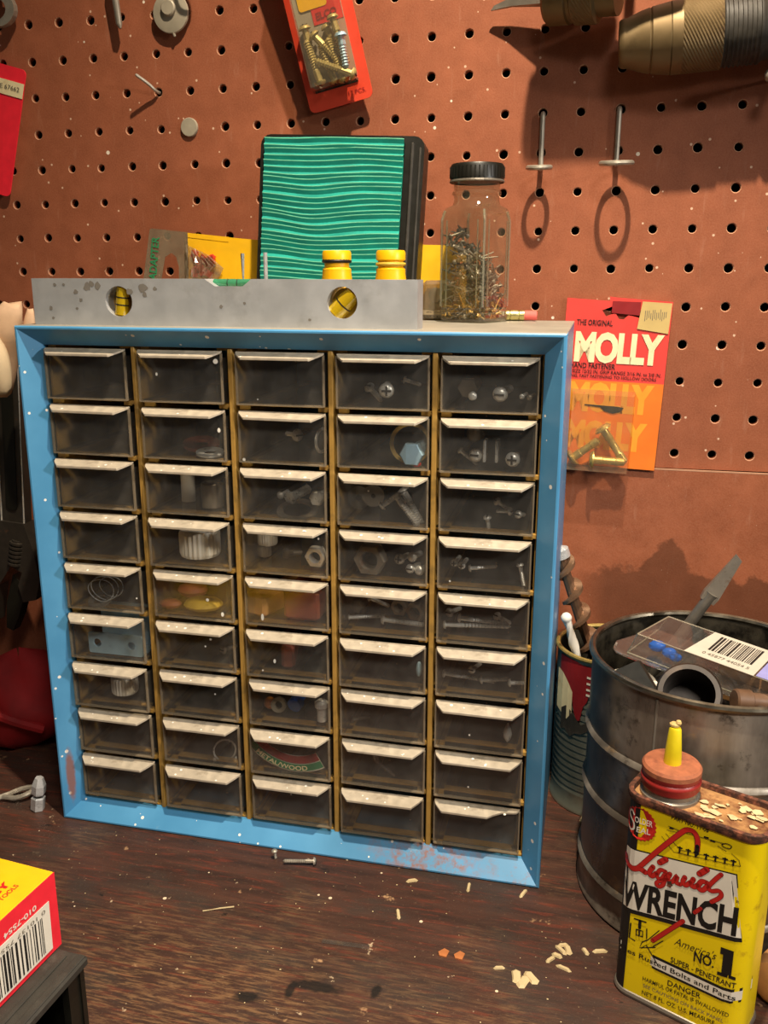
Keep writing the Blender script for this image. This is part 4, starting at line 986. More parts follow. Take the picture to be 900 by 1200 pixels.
def ring_hook(x, ztop, zbot, label, rr):
    t = thing('ring_hook', label, 'hook', (x, 0, zbot), group=None)
    b = B(); b.tube(smooth_path([(0, 4, ztop - zbot), (0, -.6, ztop - zbot), (0, -2.4, ztop - zbot - 1.6), (0, -2.6, ztop - zbot - 6), (0, -2.6, 4), (0, -3.2, 1), (0, -6, .3), (0, -9.5, .6)], 5), 1.7, 8); b.build('stem', M['hook'], t, smooth=True)
    b = B(); b.tube([(rr * math.sin(2 * PI * i / 32), -9 - rr * 1.05 * (1 - math.cos(2 * PI * i / 32)), .6 - .10 * rr * (1 - math.cos(2 * PI * i / 32))) for i in range(32)], 1.6, 8, closed=True); b.build('ring', M['hook'], t, smooth=True)
ring_hook(138.3, 478.5, 443, 'ring-ended tool hook with the smaller ring, next to the jar', 7.4)
ring_hook(188.0, 480, 444.5, 'ring-ended tool hook with the wider ring, under the big chuck', 9.8)

b = B(); b.tube(smooth_path([(0, 3, 0), (-.5, -3, .3), (-4, -8, 4.5), (-10, -15, 9.6)], 6), [1.15] * 18 + [.9], 8)
tag(b.build('bent_nail', M['hook'], None, (-141.4, 0, 503.2), smooth=True), 'bent rusty nail sticking out of the pegboard', 'nail')
b = B(); b.lathe([(.6, -2.0), (6.2, -1.8), (6.6, -1.2), (6.6, .5)], (0, 0, 0), (0, 1, 0), 24); tag(b.build('flat_disc', M['greygrey'], None, (-118.1, -.3, 478.5)), 'flat grey metal disc pressed against the pegboard', 'disc')
t = thing('round_tag', 'round pale metal tag with a raised button on the pegboard', 'tag', (-126.5, -3, 554))
b = B(); b.lathe([(13.2, 0), (13.6, .8), (13.2, 2.2), (10.5, 2.8), (.5, 3.2)], (0, 0, 0), (0, -1, 0), 36); b.build('plate', M['greygrey'], t, smooth=True)
b = B(); b.lathe([(5.6, 0), (5.4, 2.4), (4.6, 3.0), (.4, 3.0)], (-.5, -2.5, 2.5), (0, -1, 0), 24); b.build('button', M['greygrey'], t, smooth=True)
b = B(); b.cyl((1.5, -1, -13), (2, -1, -15.5), 1.3, .9, 10); b.build('tab', M['greygrey'], t)
# added loop out of view, standing in for whatever throws the shadow beside the tag
t = thing('loop_shadow_caster', 'added unseen wire loop above the round metal tag', 'hook', (-100, 0, 600))
b = B(); b.tube(smooth_path([(0, 3, 0), (0, -6, 0), (-1, -16, -3), (-3, -20, -8)], 5), 1.3, 8); b.build('stem', M['hook'], t, smooth=True)
b = B(); b.tube([(-4 + 6 * math.cos(2 * PI * i / 24), -20, -16 + 9 * math.sin(2 * PI * i / 24)) for i in range(24)], 1.2, 8, closed=True); b.build('ring', M['hook'], t, smooth=True)
# top edge: white plastic peg and a steel spanner end
t = thing('peg_rod', 'pale peg rod slanting down at the top of the pegboard', 'peg', (-168, 0, 574))
b = B(); b.tube([(0, -2, 14), (0, -7, 12), (-.3, -8.5, 4), (2.6, -8, -26), (3.4, -8, -29)], [2.6, 2.6, 2.7, 2.4, .9], 10); b.build('rod', M['hook'], t, smooth=True)
b = B(); b.lathe([(2.9, 0), (2.9, 5)], (0, 3, 12), (0, -1, 0), 10); b.build('plug', M['hook'], t)
t = thing('open_spanner', 'steel open-ended spanner tip at the top corner of the pegboard', 'spanner', (-262, -5, 563))
out = []
for i in range(15):
    a = math.radians(-150 + 250 * i / 14); out.append((14 * math.cos(a), 14 * math.sin(a) * .85))
inn = [(9 * math.cos(math.radians(100 - 250 * i / 14)) - 2, 7.5 * math.sin(math.radians(100 - 250 * i / 14))) for i in range(15)]
b = B(); n = 15; V = [(x, y_, z) for y_ in (0, -5) for (x, z) in out] + [(x, y_, z) for y_ in (0, -5) for (x, z) in reversed(inn)]
F = []
for i in range(n - 1): F += [(i, i + 1, 2 * n + i + 1, 2 * n + i), (n + i, 3 * n + i, 3 * n + i + 1, n + i + 1), (i, n + i, n + i + 1, i + 1), (2 * n + i, 2 * n + i + 1, 3 * n + i + 1, 3 * n + i)]
F += [(0, 2 * n, 3 * n, n), (n - 1, 2 * n - 1, 4 * n - 1, 3 * n - 1)]
b.add(V, F); b.build('jaw', M['hook'], t)
b = B(); b.box((-2, -2.5, 30), (14, 5, 40), bev=1); b.build('shank', M['hook'], t)

# two chucks / air tools hanging along the top right
def knurl(b, r, x0, x1, n=40, m=8, amp=.35):
    V = []
    for j in range(m + 1):
        for i in range(n):
            rr = r + (amp if (i + j) % 2 else -amp); a = 2 * PI * i / n
            V.append((x0 + (x1 - x0) * j / m, rr * math.cos(a), rr * math.sin(a)))
    b.add(V, [(j * n + i, j * n + (i + 1) % n, (j + 1) * n + (i + 1) % n, (j + 1) * n + i) for j in range(m) for i in range(n)])
def tools():
    t = thing('blade_tool', 'screwdriver-bladed tool with a steel collar hanging at the top of the pegboard', 'screwdriver', (139, -16.5, 544.5), (0, 3.5, -15))
    b = B(); b.add([(-1, -4.5, 4.2), (-1, 4.5, 4.2), (-1, 4.5, -4.2), (-1, -4.5, -4.2), (-24, -1.6, 1.2), (-24, 1.6, 1.2), (-24, 1.6, -3.8), (-24, -1.6, -3.8), (-36, -.6, -2.6), (-36, .6, -2.6), (-38, .6, -5.4), (-38, -.6, -5.4)],
                   [(0, 1, 2, 3), (11, 10, 9, 8)] + [(4 * k + i, 4 * k + 4 + i, 4 * k + 4 + (i + 1) % 4, 4 * k + (i + 1) % 4) for k in range(2) for i in range(4)]); b.build('blade', M['steel_dark'], t)
    b = B(); b.lathe([(8, -1), (14.5, 0), (16.5, 2), (16.5, 15), (15.2, 16), (15.2, 18), (16.6, 19), (16.6, 33), (13, 34), (13, 46)], (0, 0, 0), (1, 0, 0), 36); b.build('collar', M['chuck'], t, smooth=True)
    b = B(); knurl(b, 16.7, 20, 32, 56, 11, .25); b.build('knurled_band', M['chuck'], t)
    t = thing('drill_chuck', 'big knurled steel chuck jutting along the pegboard at the frame corner', 'chuck', (185, -24.5, 513), (0, -3.5, 0))
    b = B(); b.lathe([(6, -.4), (12.6, 0), (13.6, 1), (14.2, 3.4), (14.0, 4.2), (17.2, 13), (18.4, 18), (18.0, 18.8), (18.8, 19.6), (20.4, 30), (20.0, 30.8)], (0, 0, 0), (1, 0, 0), 44); b.build('nose', M['chuck'], t, smooth=True)
    b = B(); b.lathe([(20.6, 30.8), (20.6, 37)], (0, 0, 0), (1, 0, 0), 44, caps=False); b.build('plain_band', M['chuck'], t, smooth=True)
    b = B(); knurl(b, 20.5, 37, 60, 70, 24, .22); b.build('knurled_band', M['chuck'], t)
    b = B(); pr = [(20.4, 60)]
    for i in range(8): pr += [(19.2, 61 + i * 2.6), (19.2, 62.2 + i * 2.6), (19.9, 62.6 + i * 2.6), (19.9, 63.4 + i * 2.6)]
    pr += [(19, 83), (18, 84), (18, 150)]
    b.lathe(pr, (0, 0, 0), (1, 0, 0), 44); b.build('ridged_sleeve', M['black_rough'], t, smooth=True, auto=50)
    b = B(); b.tube([(70, 10, 15), (70, 22, 18), (70, 29, 18)], 2.6, 8); b.build('support_peg', M['hook'], t)
    t = thing('shadow_caster', 'added unseen cylinder that casts a shadow, above the steel chuck', 'caster', (170, -61, 582))  # unseen body added and shaped to cast the large shadow on the board
    b = B(); b.lathe([(6, -34), (11, -33), (12.5, -30), (12.5, 44), (11, 48), (6, 49)], (0, 0, 0), (1, 0, 0), 28); b.build('body', M['chuck'], t, smooth=True)
    b = B(); b.cyl((4, 0, 10), (6, 2, 24), 3); b.build('neck', M['steel_dark'], t); b = B(); b.box((6, 2, 32), (17, 12, 16), bev=2); b.build('caster_block', M['steel_dark'], t)
    b = B(); b.tube([(20, 65, 26), (20, 30, 24), (20, 0, 24)], 3, 8); b.build('support_peg', M['hook'], t)
    t = thing('steel_ball_hook', 'bright round end of a hook at the right frame edge', 'hook', (276, 0, 491))
    b = B(); b.tube([(3, 4, 2), (3, -20, 2), (1, -26, 1)], 1.8, 8); b.build('stem', M['hook'], t, smooth=True); b = B(); b.ball((0, -28, 0), 4.2, 14); b.build('ball', M['hook'], t, smooth=True)
tools()

# ------------------------------------------------------------------ right: cans and what stands in them
def big_can():
    cx, cy, R, H = 260, -138, 69, 159
    t = thing('tin_can', 'large round tin can holding tools and packets', 'can', (cx, cy, 0))
    prof = [(R - 3, 0), (R - .3, .3), (R + 1.2, 1.5), (R + 1.2, 3), (R, 4.5)]
    for zb in (22, 72, 109): prof += [(R, zb - 3), (R + .8, zb - 2), (R + 1.8, zb), (R + .8, zb + 2), (R - .4, zb + 3), (R, zb + 5)]
    prof += [(R, H - 3)]
    b = B(); b.lathe(prof, n=72, caps=False); b.build('wall', M['galv'], t, smooth=True, auto=50)
    b = B(); b.lathe([(R - 1, 3), (R - 1, H - 3)], n=72, caps=False); b.lathe([(.5, 3.2), (R - 1, 3.2)], n=48, caps=False); b.build('inside', M['tin_in'], t, smooth=True)
    b = B(); b.tube([((R + .2) * math.cos(2 * PI * i / 72), (R + .2) * math.sin(2 * PI * i / 72), H - 2) for i in range(72)], 2.1, 8, closed=True); b.build('rim', M['galv_rim'], t, smooth=True)
    b = B(); b.box((-R * .5, -R * .867, H / 2), (1.6, 1.0, H - 10), rot=(0, 0, 30)); b.build('seam', M['galv'], t)
    # filling: things lying in the can
    b = B(); b.lathe([(.5, 0), (R - 3, 0)], n=40, caps=False)
    # clear packet with bar code, lying across the rim
    p = thing('clear_packet', 'clear plastic packet with a white barcode label across the big can', 'packet', (208, -132, 153), (0, 6, -26))
    L, W_, Hh = 104, 46, 12.5
    b = B(); P = [(4, 0, 0), (L, 0, 0), (L, W_, 0), (4, W_, 0), (7, 3, Hh), (L, 3, Hh), (L, W_ - 3, Hh), (10, W_ - 3, Hh)]
    b.add(P, [(0, 1, 5, 4), (1, 2, 6, 5), (2, 3, 7, 6), (3, 0, 4, 7), (4, 5, 6, 7)]); b.build('shell', M['clam'], p)
    b = B(); b.prism([(-5, -1), (-1, -5), (L, -5), (L, W_ + 1), (2, W_ + 1), (-8, 10)], (0, 0, -.8), (1, 0, 0), (0, 1, 0), .7); b.build('flange', M['clam'], p)
    b = B(); b.tube(smooth_path([(-6, 6, 0), (-4, -1, 0), (2, -5, 0), (20, -5, 0), (L, -5, 0)], 4), .8, 6); b.build('flange_edge', M['clam'], p, smooth=True)
    b = B()
    for q0, q1 in ((4, 5), (5, 6), (6, 7), (7, 4), (0, 4), (3, 7), (0, 1), (0, 3)): b.tube([P[q0], P[q1]], .45, 6)
    b.build('edge_glint', M['glass_rib'], p, smooth=True)  # pale tubes draw the bright lines of light along the packet edges
    b = B(); b.box((32, W_ / 2, Hh / 2), (1.2, W_ - 6, Hh - 1)); b.build('inner_wall', M['clam'], p)
    lb = B(); lb.prism([(36, 2.5), (76, 2.5), (76, W_ - 3), (40, W_ - 3)], (0, 0, Hh + .1), (1, 0, 0), (0, 1, 0), .3); lab = lb.build('barcode_label', M['offwhite'], p)
    b = B(); x = 45.5; rb = random.Random(11)
    while x < 70:
        w_ = rb.choice([.45, .45, .8, 1.3]); b.box((x + w_ / 2, 27, Hh + .5), (w_, 24 if rb.random() < .9 else 26, .1)); x += w_ + rb.choice([.5, .6, .9])
    b.build('barcode', M['blackink'], lab)
    lettering('0 45877 44054 5', rect_place((44.5, 7.5, Hh + .55), (27, 0, 0), (0, 3.6, 0)), M['greyink'], lab, .01)
    b = B(); b.box((86, W_ / 2, Hh + .2), (18, W_ - 8, .3)); b.build('lilac_label', M['lilac'], p)
    for k, (x, y) in enumerate([(17, 12), (26, 9), (31, 6)]):
        b = B(); b.ball((0, 0, 0), 4.0 - k * .5, 10, sq=(1.3, .9, .9))
        R_ = Euler([0, math.radians(6), math.radians(-26)]).to_matrix(); q = Vector((208, -132, 153)) + R_ @ Vector((x, y, 5.2))
        tag(b.build('blue_plug', M['bluep'], None, q, smooth=True), ['largest blue plastic plug', 'middle blue plastic plug', 'smallest blue plastic plug'][k] + ' inside the clear packet', 'plug', 'blue plugs in the clear packet')
    # black pipe coupling, mouth towards us
    d = Vector((-.10, -.70, .62)).normalized(); c = Vector((242.5, -186, 153))
    t2 = thing('pipe_coupling', 'black round pipe coupling with its open mouth up in the big can', 'coupling', c - d * 30)
    b = B(); b.lathe([(13, 0), (15.2, 2), (15.2, 22), (17.2, 24), (17.2, 32), (16.2, 33), (13.6, 33), (13.2, 6), (.4, 6)], (0, 0, 0), d, 40, caps=False); b.build('body', M['pipe'], t2, smooth=True, auto=40)
    b = B(); b.lathe([(15.6, 18), (16.2, 18.6), (16.2, 20), (15.6, 20.6)], (0, 0, 0), d, 40, caps=False); b.build('ring', M['black'], t2, smooth=True)
    b = B(); b.box((0, 0, 0), (20, 26, 24), rot=(20, -25, 15), bev=1.5); tag(b.build('black_block', M['black'], None, (217, -165, 141)), 'black plastic block behind the pipe coupling', 'block')
    t2 = thing('jar_ring', 'pale metal jar ring round a red disc in the big can', 'jar ring', (213, -150, 128), (14, -12, 0))
    b = B(); b.tube([(17 * math.cos(2 * PI * i / 40), 17 * math.sin(2 * PI * i / 40), 10) for i in range(40)], 1.6, 8, closed=True); b.lathe([(17.6, 0), (17.6, 10)], n=40, caps=False); b.build('band', M['hook'], t2, smooth=True)
    b = B(); b.lathe([(.5, 4), (16, 4)], n=30, caps=False); b.build('disc', M['red'], t2)
    b = B(); b.lathe([(5.5, 0), (6.4, 1), (6.4, 9), (5, 10), (5, 60)], (0, 0, 0), (.92, .25, -.1), 16); tag(b.build('wooden_grip', M['dark_wood'], None, (268, -172, 146), smooth=True), 'brown round tool handle lying beside the pipe coupling', 'handle')
    b = B(); b.box((0, 0, 0), (60, 5, 26), rot=(0, 6, -24), bev=.8); tag(b.build('cardboard_strip', M['wood'], None, (291, -150, 142)), 'tan card strip standing in the big can', 'card')
    b = B(); b.box((0, 0, 0), (66, 70, 30), rot=(8, -6, 20), bev=3); b.box((-10, 8, 20), (46, 30, 18), rot=(-8, 12, -20), bev=3); tag(b.build('dark_bundle', M['black_rough'], None, (262, -128, 100)), 'dark bundle of odds and ends filling the big can', 'bundle')
    # flat tang standing out at the back
    t2 = thing('flat_chisel', 'grey flat tapered steel chisel sticking up from the big can', 'chisel', (247, -92, 152), (0, 29, 0))
    b = B(); b.lathe([(3.6, -95), (3.6, 30), (4.6, 32)], n=12); b.build('shank', M['steel_dark'], t2, smooth=True)
    b = B(); b.add([(-4.6, -2, 26), (4.6, -2, 26), (4.6, 2, 26), (-4.6, 2, 26), (-5.2, -2.2, 31), (5.2, -2.2, 31), (5.2, 2.2, 31), (-5.2, 2.2, 31), (-2.6, -1, 61), (2.6, -1, 59), (2.6, 1, 59), (-2.6, 1, 61)], [(3, 2, 1, 0), (8, 9, 10, 11)] + [(4 * k + i, 4 * k + (i + 1) % 4, 4 * k + 4 + (i + 1) % 4, 4 * k + 4 + i) for k in range(2) for i in range(4)]); b.build('blade', M['steel_dark'], t2)
big_can()

def corrugated_can():
    cx, cy, R, H = 204.5, -42, 36.4, 120
    t = thing('food_can', 'corrugated tin food can with a torn red label beside the cabinet', 'can', (cx, cy, 0))
    pr = [(R - 2, 0), (R + 1, .6), (R + 1, 2.5), (R, 4), (R, 14)]
    n = 15
    for i in range(n): pr += [(R + .2, 15 + i * 5), (R - 1.1, 17.5 + i * 5)]
    pr += [(R, 92), (R, H - 2)]
    b = B(); b.lathe(pr, n=56, caps=False); b.build('wall', M['corr'], t, smooth=True, auto=60)
    b = B(); b.lathe([(R - 2, 2), (R - 2, H - 2)], n=48, caps=False); b.lathe([(.5, 2.2), (R - 2, 2.2)], n=40, caps=False); b.build('inside', M['tin_in'], t, smooth=True)
    b = B(); b.tube([(R * math.cos(2 * PI * i / 56), R * math.sin(2 * PI * i / 56), H - 1.2) for i in range(56)], 1.6, 8, closed=True); b.build('rim', M['brass'], t, smooth=True)
    def mp(s, z, off): a = math.radians(s); return Vector(((R + .25 + off) * math.cos(a), (R + .25 + off) * math.sin(a), z))
    def wrap(pts, off, mat, name):
        b = B(); m = len(pts); V = []
        for s, zt, zb in pts: V += [mp(s, zt, off), mp(s, zb, off)]
        b.add(V, [(2 * i, 2 * i + 1, 2 * i + 3, 2 * i + 2) for i in range(m - 1)]); return b.build(name, mat, t)
    o = wrap([(205, 116, 96), (210, 116, 92), (214, 116, 97), (219, 116, 90), (225, 116, 84), (229, 116, 86), (232, 116, 78), (236, 115.5, 72), (240, 115, 73), (243, 115, 84), (247, 115, 88), (251, 114.5, 97), (256, 114, 93), (260, 113.5, 98), (265, 112, 97), (269, 110, 104), (273, 108, 107)], .15, M['darkred'], 'torn_label'); o['label'] = 'torn dark red paper label'
    wrap([(200, 104, 74), (212, 103, 72), (222, 98, 70), (229, 92, 76)], .35, M['cream'], 'label_scrap')
    wrap([(212, 76, 60), (220, 80, 62), (228, 78, 58), (235, 74, 62), (242, 70, 63), (249, 73, 66), (254, 72, 70)], .35, M['black_rough'], 'label_scrap')
    for i, z in enumerate((107, 102.5, 98, 94)): wrap([(246, z + .8, z - .9), (252, z + .4, z - 1.0), (258, z + .9, z - .6), (264 + (i % 2) * 4, z + .5, z - .5)], .4, M['white'], 'label_print')
    # auger bit
    t2 = thing('auger_bit', 'rusty brown spiral auger bit standing in the food can', 'drill bit', (197, -40, 95), (4, -19, 0))
    b = B(); b.tube([(0, 0, -86), (0, 0, 40), (0, 0, 98)], [3.8, 3.8, 3.4], 10); b.build('core', M['brown_steel'], t2, smooth=True)
    b = B(); V = []; N = 150; turns = 4.3
    for i in range(N + 1):
        a = 2 * PI * turns * i / N; z = 10 + 84 * i / N
        for rr, dz in ((2.4, -2.6), (8.6, -1.2), (8.6, 1.2), (2.4, 2.6)): V.append((rr * math.cos(a), rr * math.sin(a), z + dz))
    b.add(V, [(4 * i + k, 4 * i + (k + 1) % 4, 4 * i + 4 + (k + 1) % 4, 4 * i + 4 + k) for i in range(N) for k in range(4)]); b.build('flight', M['brown_steel'], t2, smooth=True, auto=50)
    b = B(); b.lathe([(3.5, 0), (7.0, 1), (7.0, 7), (3, 9), (.4, 14)], (0, 0, 92), (0, 0, 1), 14); b.build('tip', M['steel'], t2, smooth=True)
    # pale twist drill
    t2 = thing('twist_drill', 'pale grey twist drill bit leaning in the food can', 'drill bit', (187, -58, 98), (3, -17, 0))
    b = B(); V = []; N = 60; nn = 8
    for i in range(N + 1):
        a = 2 * PI * 2.2 * i / N; z = -60 + 108 * i / N
        for k in range(nn):
            th = 2 * PI * k / nn; rr = 3.4 * (1 - .38 * abs(math.cos(th)) ** 3); V.append((rr * math.cos(th + a), rr * math.sin(th + a), z))
    b.add(V, [(nn * i + k, nn * i + (k + 1) % nn, nn * i + nn + (k + 1) % nn, nn * i + nn + k) for i in range(N) for k in range(nn)] + [tuple(range(nn * N, nn * N + nn))]); b.build('flutes', M['whitep'], t2, smooth=True, auto=60)
    b = B(); b.ball((0, 0, 47.5), 3.9, 12); b.build('round_end', M['whitep'], t2, smooth=True)
    b = B(); b.box((0, 0, 0), (4, 3, 60), rot=(8, 10, 0), bev=.6); tag(b.build('steel_scraper', M['steel'], None, (190, -34, 98)), 'small bright steel bar behind the twist drill in the can', 'bar')
corrugated_can()

def oil_can():
    YAW = -24.6
    t = thing('penetrant_can', 'yellow, black and white penetrating oil can with a rusty top', 'oil can', (213.2, -237.0, 0), (0, 0, YAW))
    s0, s1, D, r, H = -3.2, 64.5, 33, 9, 119
    def rim(off=0, n=7):
        P = []
        for cx, cy, a0 in ((s1 - r, r, -90), (s1 - r, D - r, 0), (s0 + r, D - r, 90), (s0 + r, r, 180)):
            for i in range(n + 1):
                a = math.radians(a0 + 90 * i / n); P.append((cx + (r + off) * math.cos(a), cy + (r + off) * math.sin(a)))
        return P
    def rings(b, spec, mi=0, cap_=True):
        k0 = len(b.v); m = len(rim())
        for off, z in spec: b.v += [(x, y, z) for x, y in rim(off)]
        for j in range(len(spec) - 1):
            for i in range(m): b.f.append((k0 + j * m + i, k0 + j * m + (i + 1) % m, k0 + (j + 1) * m + (i + 1) % m, k0 + (j + 1) * m + i)); b.mi.append(mi)
        if cap_: b.f.append(tuple(k0 + (len(spec) - 1) * m + i for i in range(m))); b.mi.append(mi)
    b = B(); rings(b, [(0, 3), (0, H - 2)], cap_=False); b.build('body', M['yellow_can'], t, smooth=True)
    b = B(); rings(b, [(-1, 0), (.9, .4), (1.2, 1.8), (.6, 3.2), (-.2, 3.6)], cap_=False); b.build('bottom_rim', M['steel_dark'], t, smooth=True)
    b = B(); rings(b, [(-.2, H - 4), (.9, H - 3.2), (1.5, H - 1.2), (1.3, H + .8), (.2, H + 1.4), (-1.2, H + .8), (-1.6, H - 1.8)], cap_=False); b.build('top_rim', M['rust'], t, smooth=True)
    b = B(); rings(b, [(-1.2, H - 1.9), (-3, H - 2.0)]); b.build('top_plate', M['rust_top'], t)
    b = B(); rq = random.Random(4)
    for i in range(26):
        x, y = rq.uniform(28, 58), rq.uniform(5, 27); rr = rq.uniform(1.0, 3.6); a0 = rq.uniform(0, 6)
        b.ngon([(x + rr * rq.uniform(.6, 1.1) * math.cos(a0 + i2 * PI / 3.5), y + rr * rq.uniform(.4, .8) * math.sin(a0 + i2 * PI / 3.5), H - 1.5 + rq.uniform(0, .8)) for i2 in range(7)])
    o = b.build('flakes', M['chip'], t); o['kind'] = 'stuff'; o['label'] = 'pale flakes lying on the rusty top'
    # neck, cap and spout
    c = Vector((13.5, D / 2, H - 2))
    b = B(); b.lathe([(14.8, 0), (14.8, 1.6), (13.6, 2.4), (13.6, 6)], c, n=40); b.build('neck', M['steel_dark'], t, smooth=True)
    b = B(); b.lathe([(14.0, 5), (14.6, 6), (14.2, 7.6), (14.9, 8.6), (14.9, 10), (14.0, 11), (14.6, 12.2), (14.6, 14)], c, n=40); b.build('screw_cap', M['redcap'], t, smooth=True, auto=50)
    b = B(); b.lathe([(14.7, 13.6), (14.7, 16), (13.6, 17.4), (10, 18.2), (4, 17.4), (.4, 17.2)], c, n=40); cp = b.build('cap_top', M['rustcap'], t, smooth=True)
    b = B(); b.lathe([(4.4, 16.5), (4.2, 22), (3.0, 36), (2.5, 37)], c, n=20); sp = b.build('spout', M['yspout'], t, smooth=True)
    b = B(); b.ball(tuple(c + Vector((-.6, 0, 38.2))), 2.2, 10, sq=(1.2, 1, .7)); b.ball(tuple(c + Vector((1.2, .4, 39.6))), 1.6, 8); b.build('dried_crust', M['sticker'], sp)
    # --- label printed on the front, s along the face, z up
    def mp(s, z, off):
        off += .12
        if s < s0 + r:
            q = (s0 + r - s) / r; a = math.asin(q) if q < 1 else min(PI / 2 + q - 1, 2.6); return Vector((s0 + r - (r + off) * math.sin(a), r - (r + off) * math.cos(a), z))
        if s > s1 - r:
            q = (s - s1 + r) / r; a = math.asin(q) if q < 1 else min(PI / 2 + q - 1, 2.6); return Vector((s1 - r + (r + off) * math.sin(a), r - (r + off) * math.cos(a), z))
        return Vector((s, -off, z))
    def area(pts, off, mat, name, nx=1):
        b = B(); patch(b, pts, mp, off, 0, nx); return b.build(name, mat, t, recalc=False)
    e = -9
    area([(e, 117), (5.3, 118), (3.8, 3.6), (e, 3.6)], .0, M['blackink'], 'black_band', 10)
    area([(e, 87), (54.5, 97.2), (59.9, 60.9), (e, 48.5)], .12, M['blackink'], 'panel_shadow', 24)
    area([(e, 86.2), (54.0, 96.4), (59.4, 63.2), (e, 51.0)], .2, M['white'], 'white_panel', 24)
    for zt, zb, m_, of in ((32.2, 24.0, 'blackink', .1), (30.6, 25.4, 'white', .2)):
        b = B(); V = []; pts = [(e, 0), (-4, 0), (0, 0), (20, 0), (40, 0), (54, 0), (58, .6), (62, 2.2), (66, 5.2), (69, 8.6), (74, 13)]
        for s_, dz in pts: V += [mp(s_, zt + dz, of), mp(s_, zb + dz * .9, of)]
        b.add(V, [(2 * i, 2 * i + 1, 2 * i + 3, 2 * i + 2) for i in range(len(pts) - 1)]); b.build('lower_band', M[m_], t, recalc=False)
    def txt(s, a, c_, h, mat, off=.3, bold=0.0, rise=0.0, curve=None, spacing=1.0):
        (sa, za), (sb, zb) = a, c_
        lettering(s, lambda u, v: mp(sa + (sb - sa) * u, za + (zb - za) * u + h * v, off), M[mat], t, bold, spacing=spacing)
    txt('WRENCH', (-2.4, 52.6), (57.0, 63.2), 16.6, 'blackink', .3, .035)
    txt('Frees Rusted Bolts and Parts', (-2.4, 26.6), (60, 26.9), 2.9, 'blackink', .3, .012)
    txt('NO.', (38.6, 39.6), (48.6, 40.6), 6.2, 'blackink', .3, .02)
    txt('SUPER - PENETRANT', (27.4, 33.0), (59.6, 34.0), 3.2, 'blackink', .3, .012)
    txt('DANGER', (27, 18.6), (44, 19.6), 3.2, 'blackink', .3, .01)
    txt('HARMFUL OR FATAL IF SWALLOWED', (14, 14.2), (58, 16.4), 2.6, 'blackink', .3, .004)
    txt('SEE CAUTIONS ON BACK PANEL', (14.5, 10.4), (56, 12.0), 2.0, 'greyink', .3)
    txt('NET 8 FL. OZ. U.S. MEASURE', (14.2, 5.6), (52, 8.2), 2.6, 'blackink', .3, .004)
    txt('PART NO. 11-08', (21.2, 113.6), (39.4, 113.6), 2.5, 'blackink', .3, .004)
    lettering("America's", lambda u, v: mp(28.3 + 20.5 * u + 1.2 * v, 44.2 + 1.6 * u + 4.6 * v, .3), M['blackink'], t, -.004)
    txt('R', (55.6, 82.0), (56.9, 82.2), 1.4, 'blackink', .3)
    b = B()
    for x0, z0, x1, z1 in [(50.5, 38.0, 59, 40.0), (52.4, 40, 57.0, 52), (50.9, 50.6, 57.0, 54.4)]: patch(b, [(x0, z1), (x1, z1 + .5), (x1, z0 + .6), (x0, z0)], mp, .3)
    b.build('figure_one', M['blackink'], t, recalc=False)
    # seal
    n_ = 48; cs, cz = 5.8, 104.4
    b = B(); b.ngon([mp(cs + (8.6 if i % 2 else 7.9) * math.cos(2 * PI * i / n_), cz + (9.4 if i % 2 else 8.7) * math.sin(2 * PI * i / n_), .25) for i in range(n_)]); sl = b.build('seal', M['redink'], t, recalc=False)
    lettering('OLDER', lambda u, v: mp(2.8 + 9.3 * u, 104.4 + .6 * u + 3.4 * v, .4), M['white'], sl, .01)
    lettering('EAL', lambda u, v: mp(4.2 + 7.2 * u, 99.2 + 1.2 * u + 3.2 * v, .4), M['white'], sl, .01)
    b = B(); ribbon(b, [(2.2, 108.2), (.9, 109.8), (-.5, 108.4), (.2, 106), (2.4, 103.4), (2.6, 100.4), (.8, 98.8), (-.6, 100)], .9, mp, .4); b.build('lettering', M['white'], sl, recalc=False)
    # fine line drawing: gutter tank and pegs
    b = B()
    for L_ in [[(17.2, 102.2), (23.8, 96.1)], [(23.8, 96.1), (55.5, 102.0)], [(55.5, 102), (54.6, 104.9)], [(54.6, 104.9), (51, 107)], [(19.4, 106.8), (24.6, 107.5)], [(24.6, 108.5), (46.7, 110.8)], [(19, 104.5), (27, 98.6)], [(27, 98.6), (53, 103.3)], [(20, 109.2), (26, 109)], [(44.3, 108.4), (48.4, 107.2)]]: ribbon(b, L_, .28, mp, .3, sm=0)
    for s_, z_ in [(26.6, 99.2), (30.8, 99.6), (34.6, 100), (39.5, 100.8), (43.9, 101.6), (48.3, 102.5), (52.2, 103.0)]:
        ribbon(b, [(s_, z_ + .9), (s_, z_ - 1.8)], .9, mp, .32, sm=0); ribbon(b, [(s_ - 1, z_ + .4), (s_ + 1, z_ + .6)], .8, mp, .32, sm=0)
    ribbon(b, [(46, 110), (48, 111.3), (50.4, 111), (50, 109.4), (47.4, 109), (46, 110)], .4, mp, .32)
    ribbon(b, [(40.8, 110.0), (42.6, 110.1)], .9, mp, .32, sm=0); ribbon(b, [(21, 108.6), (22.4, 108.8)], .9, mp, .32, sm=0); ribbon(b, [(37.8, 110.6), (39.4, 110.7)], .8, mp, .32, sm=0)
    b.build('line_drawing', M['blackink'], t, recalc=False)
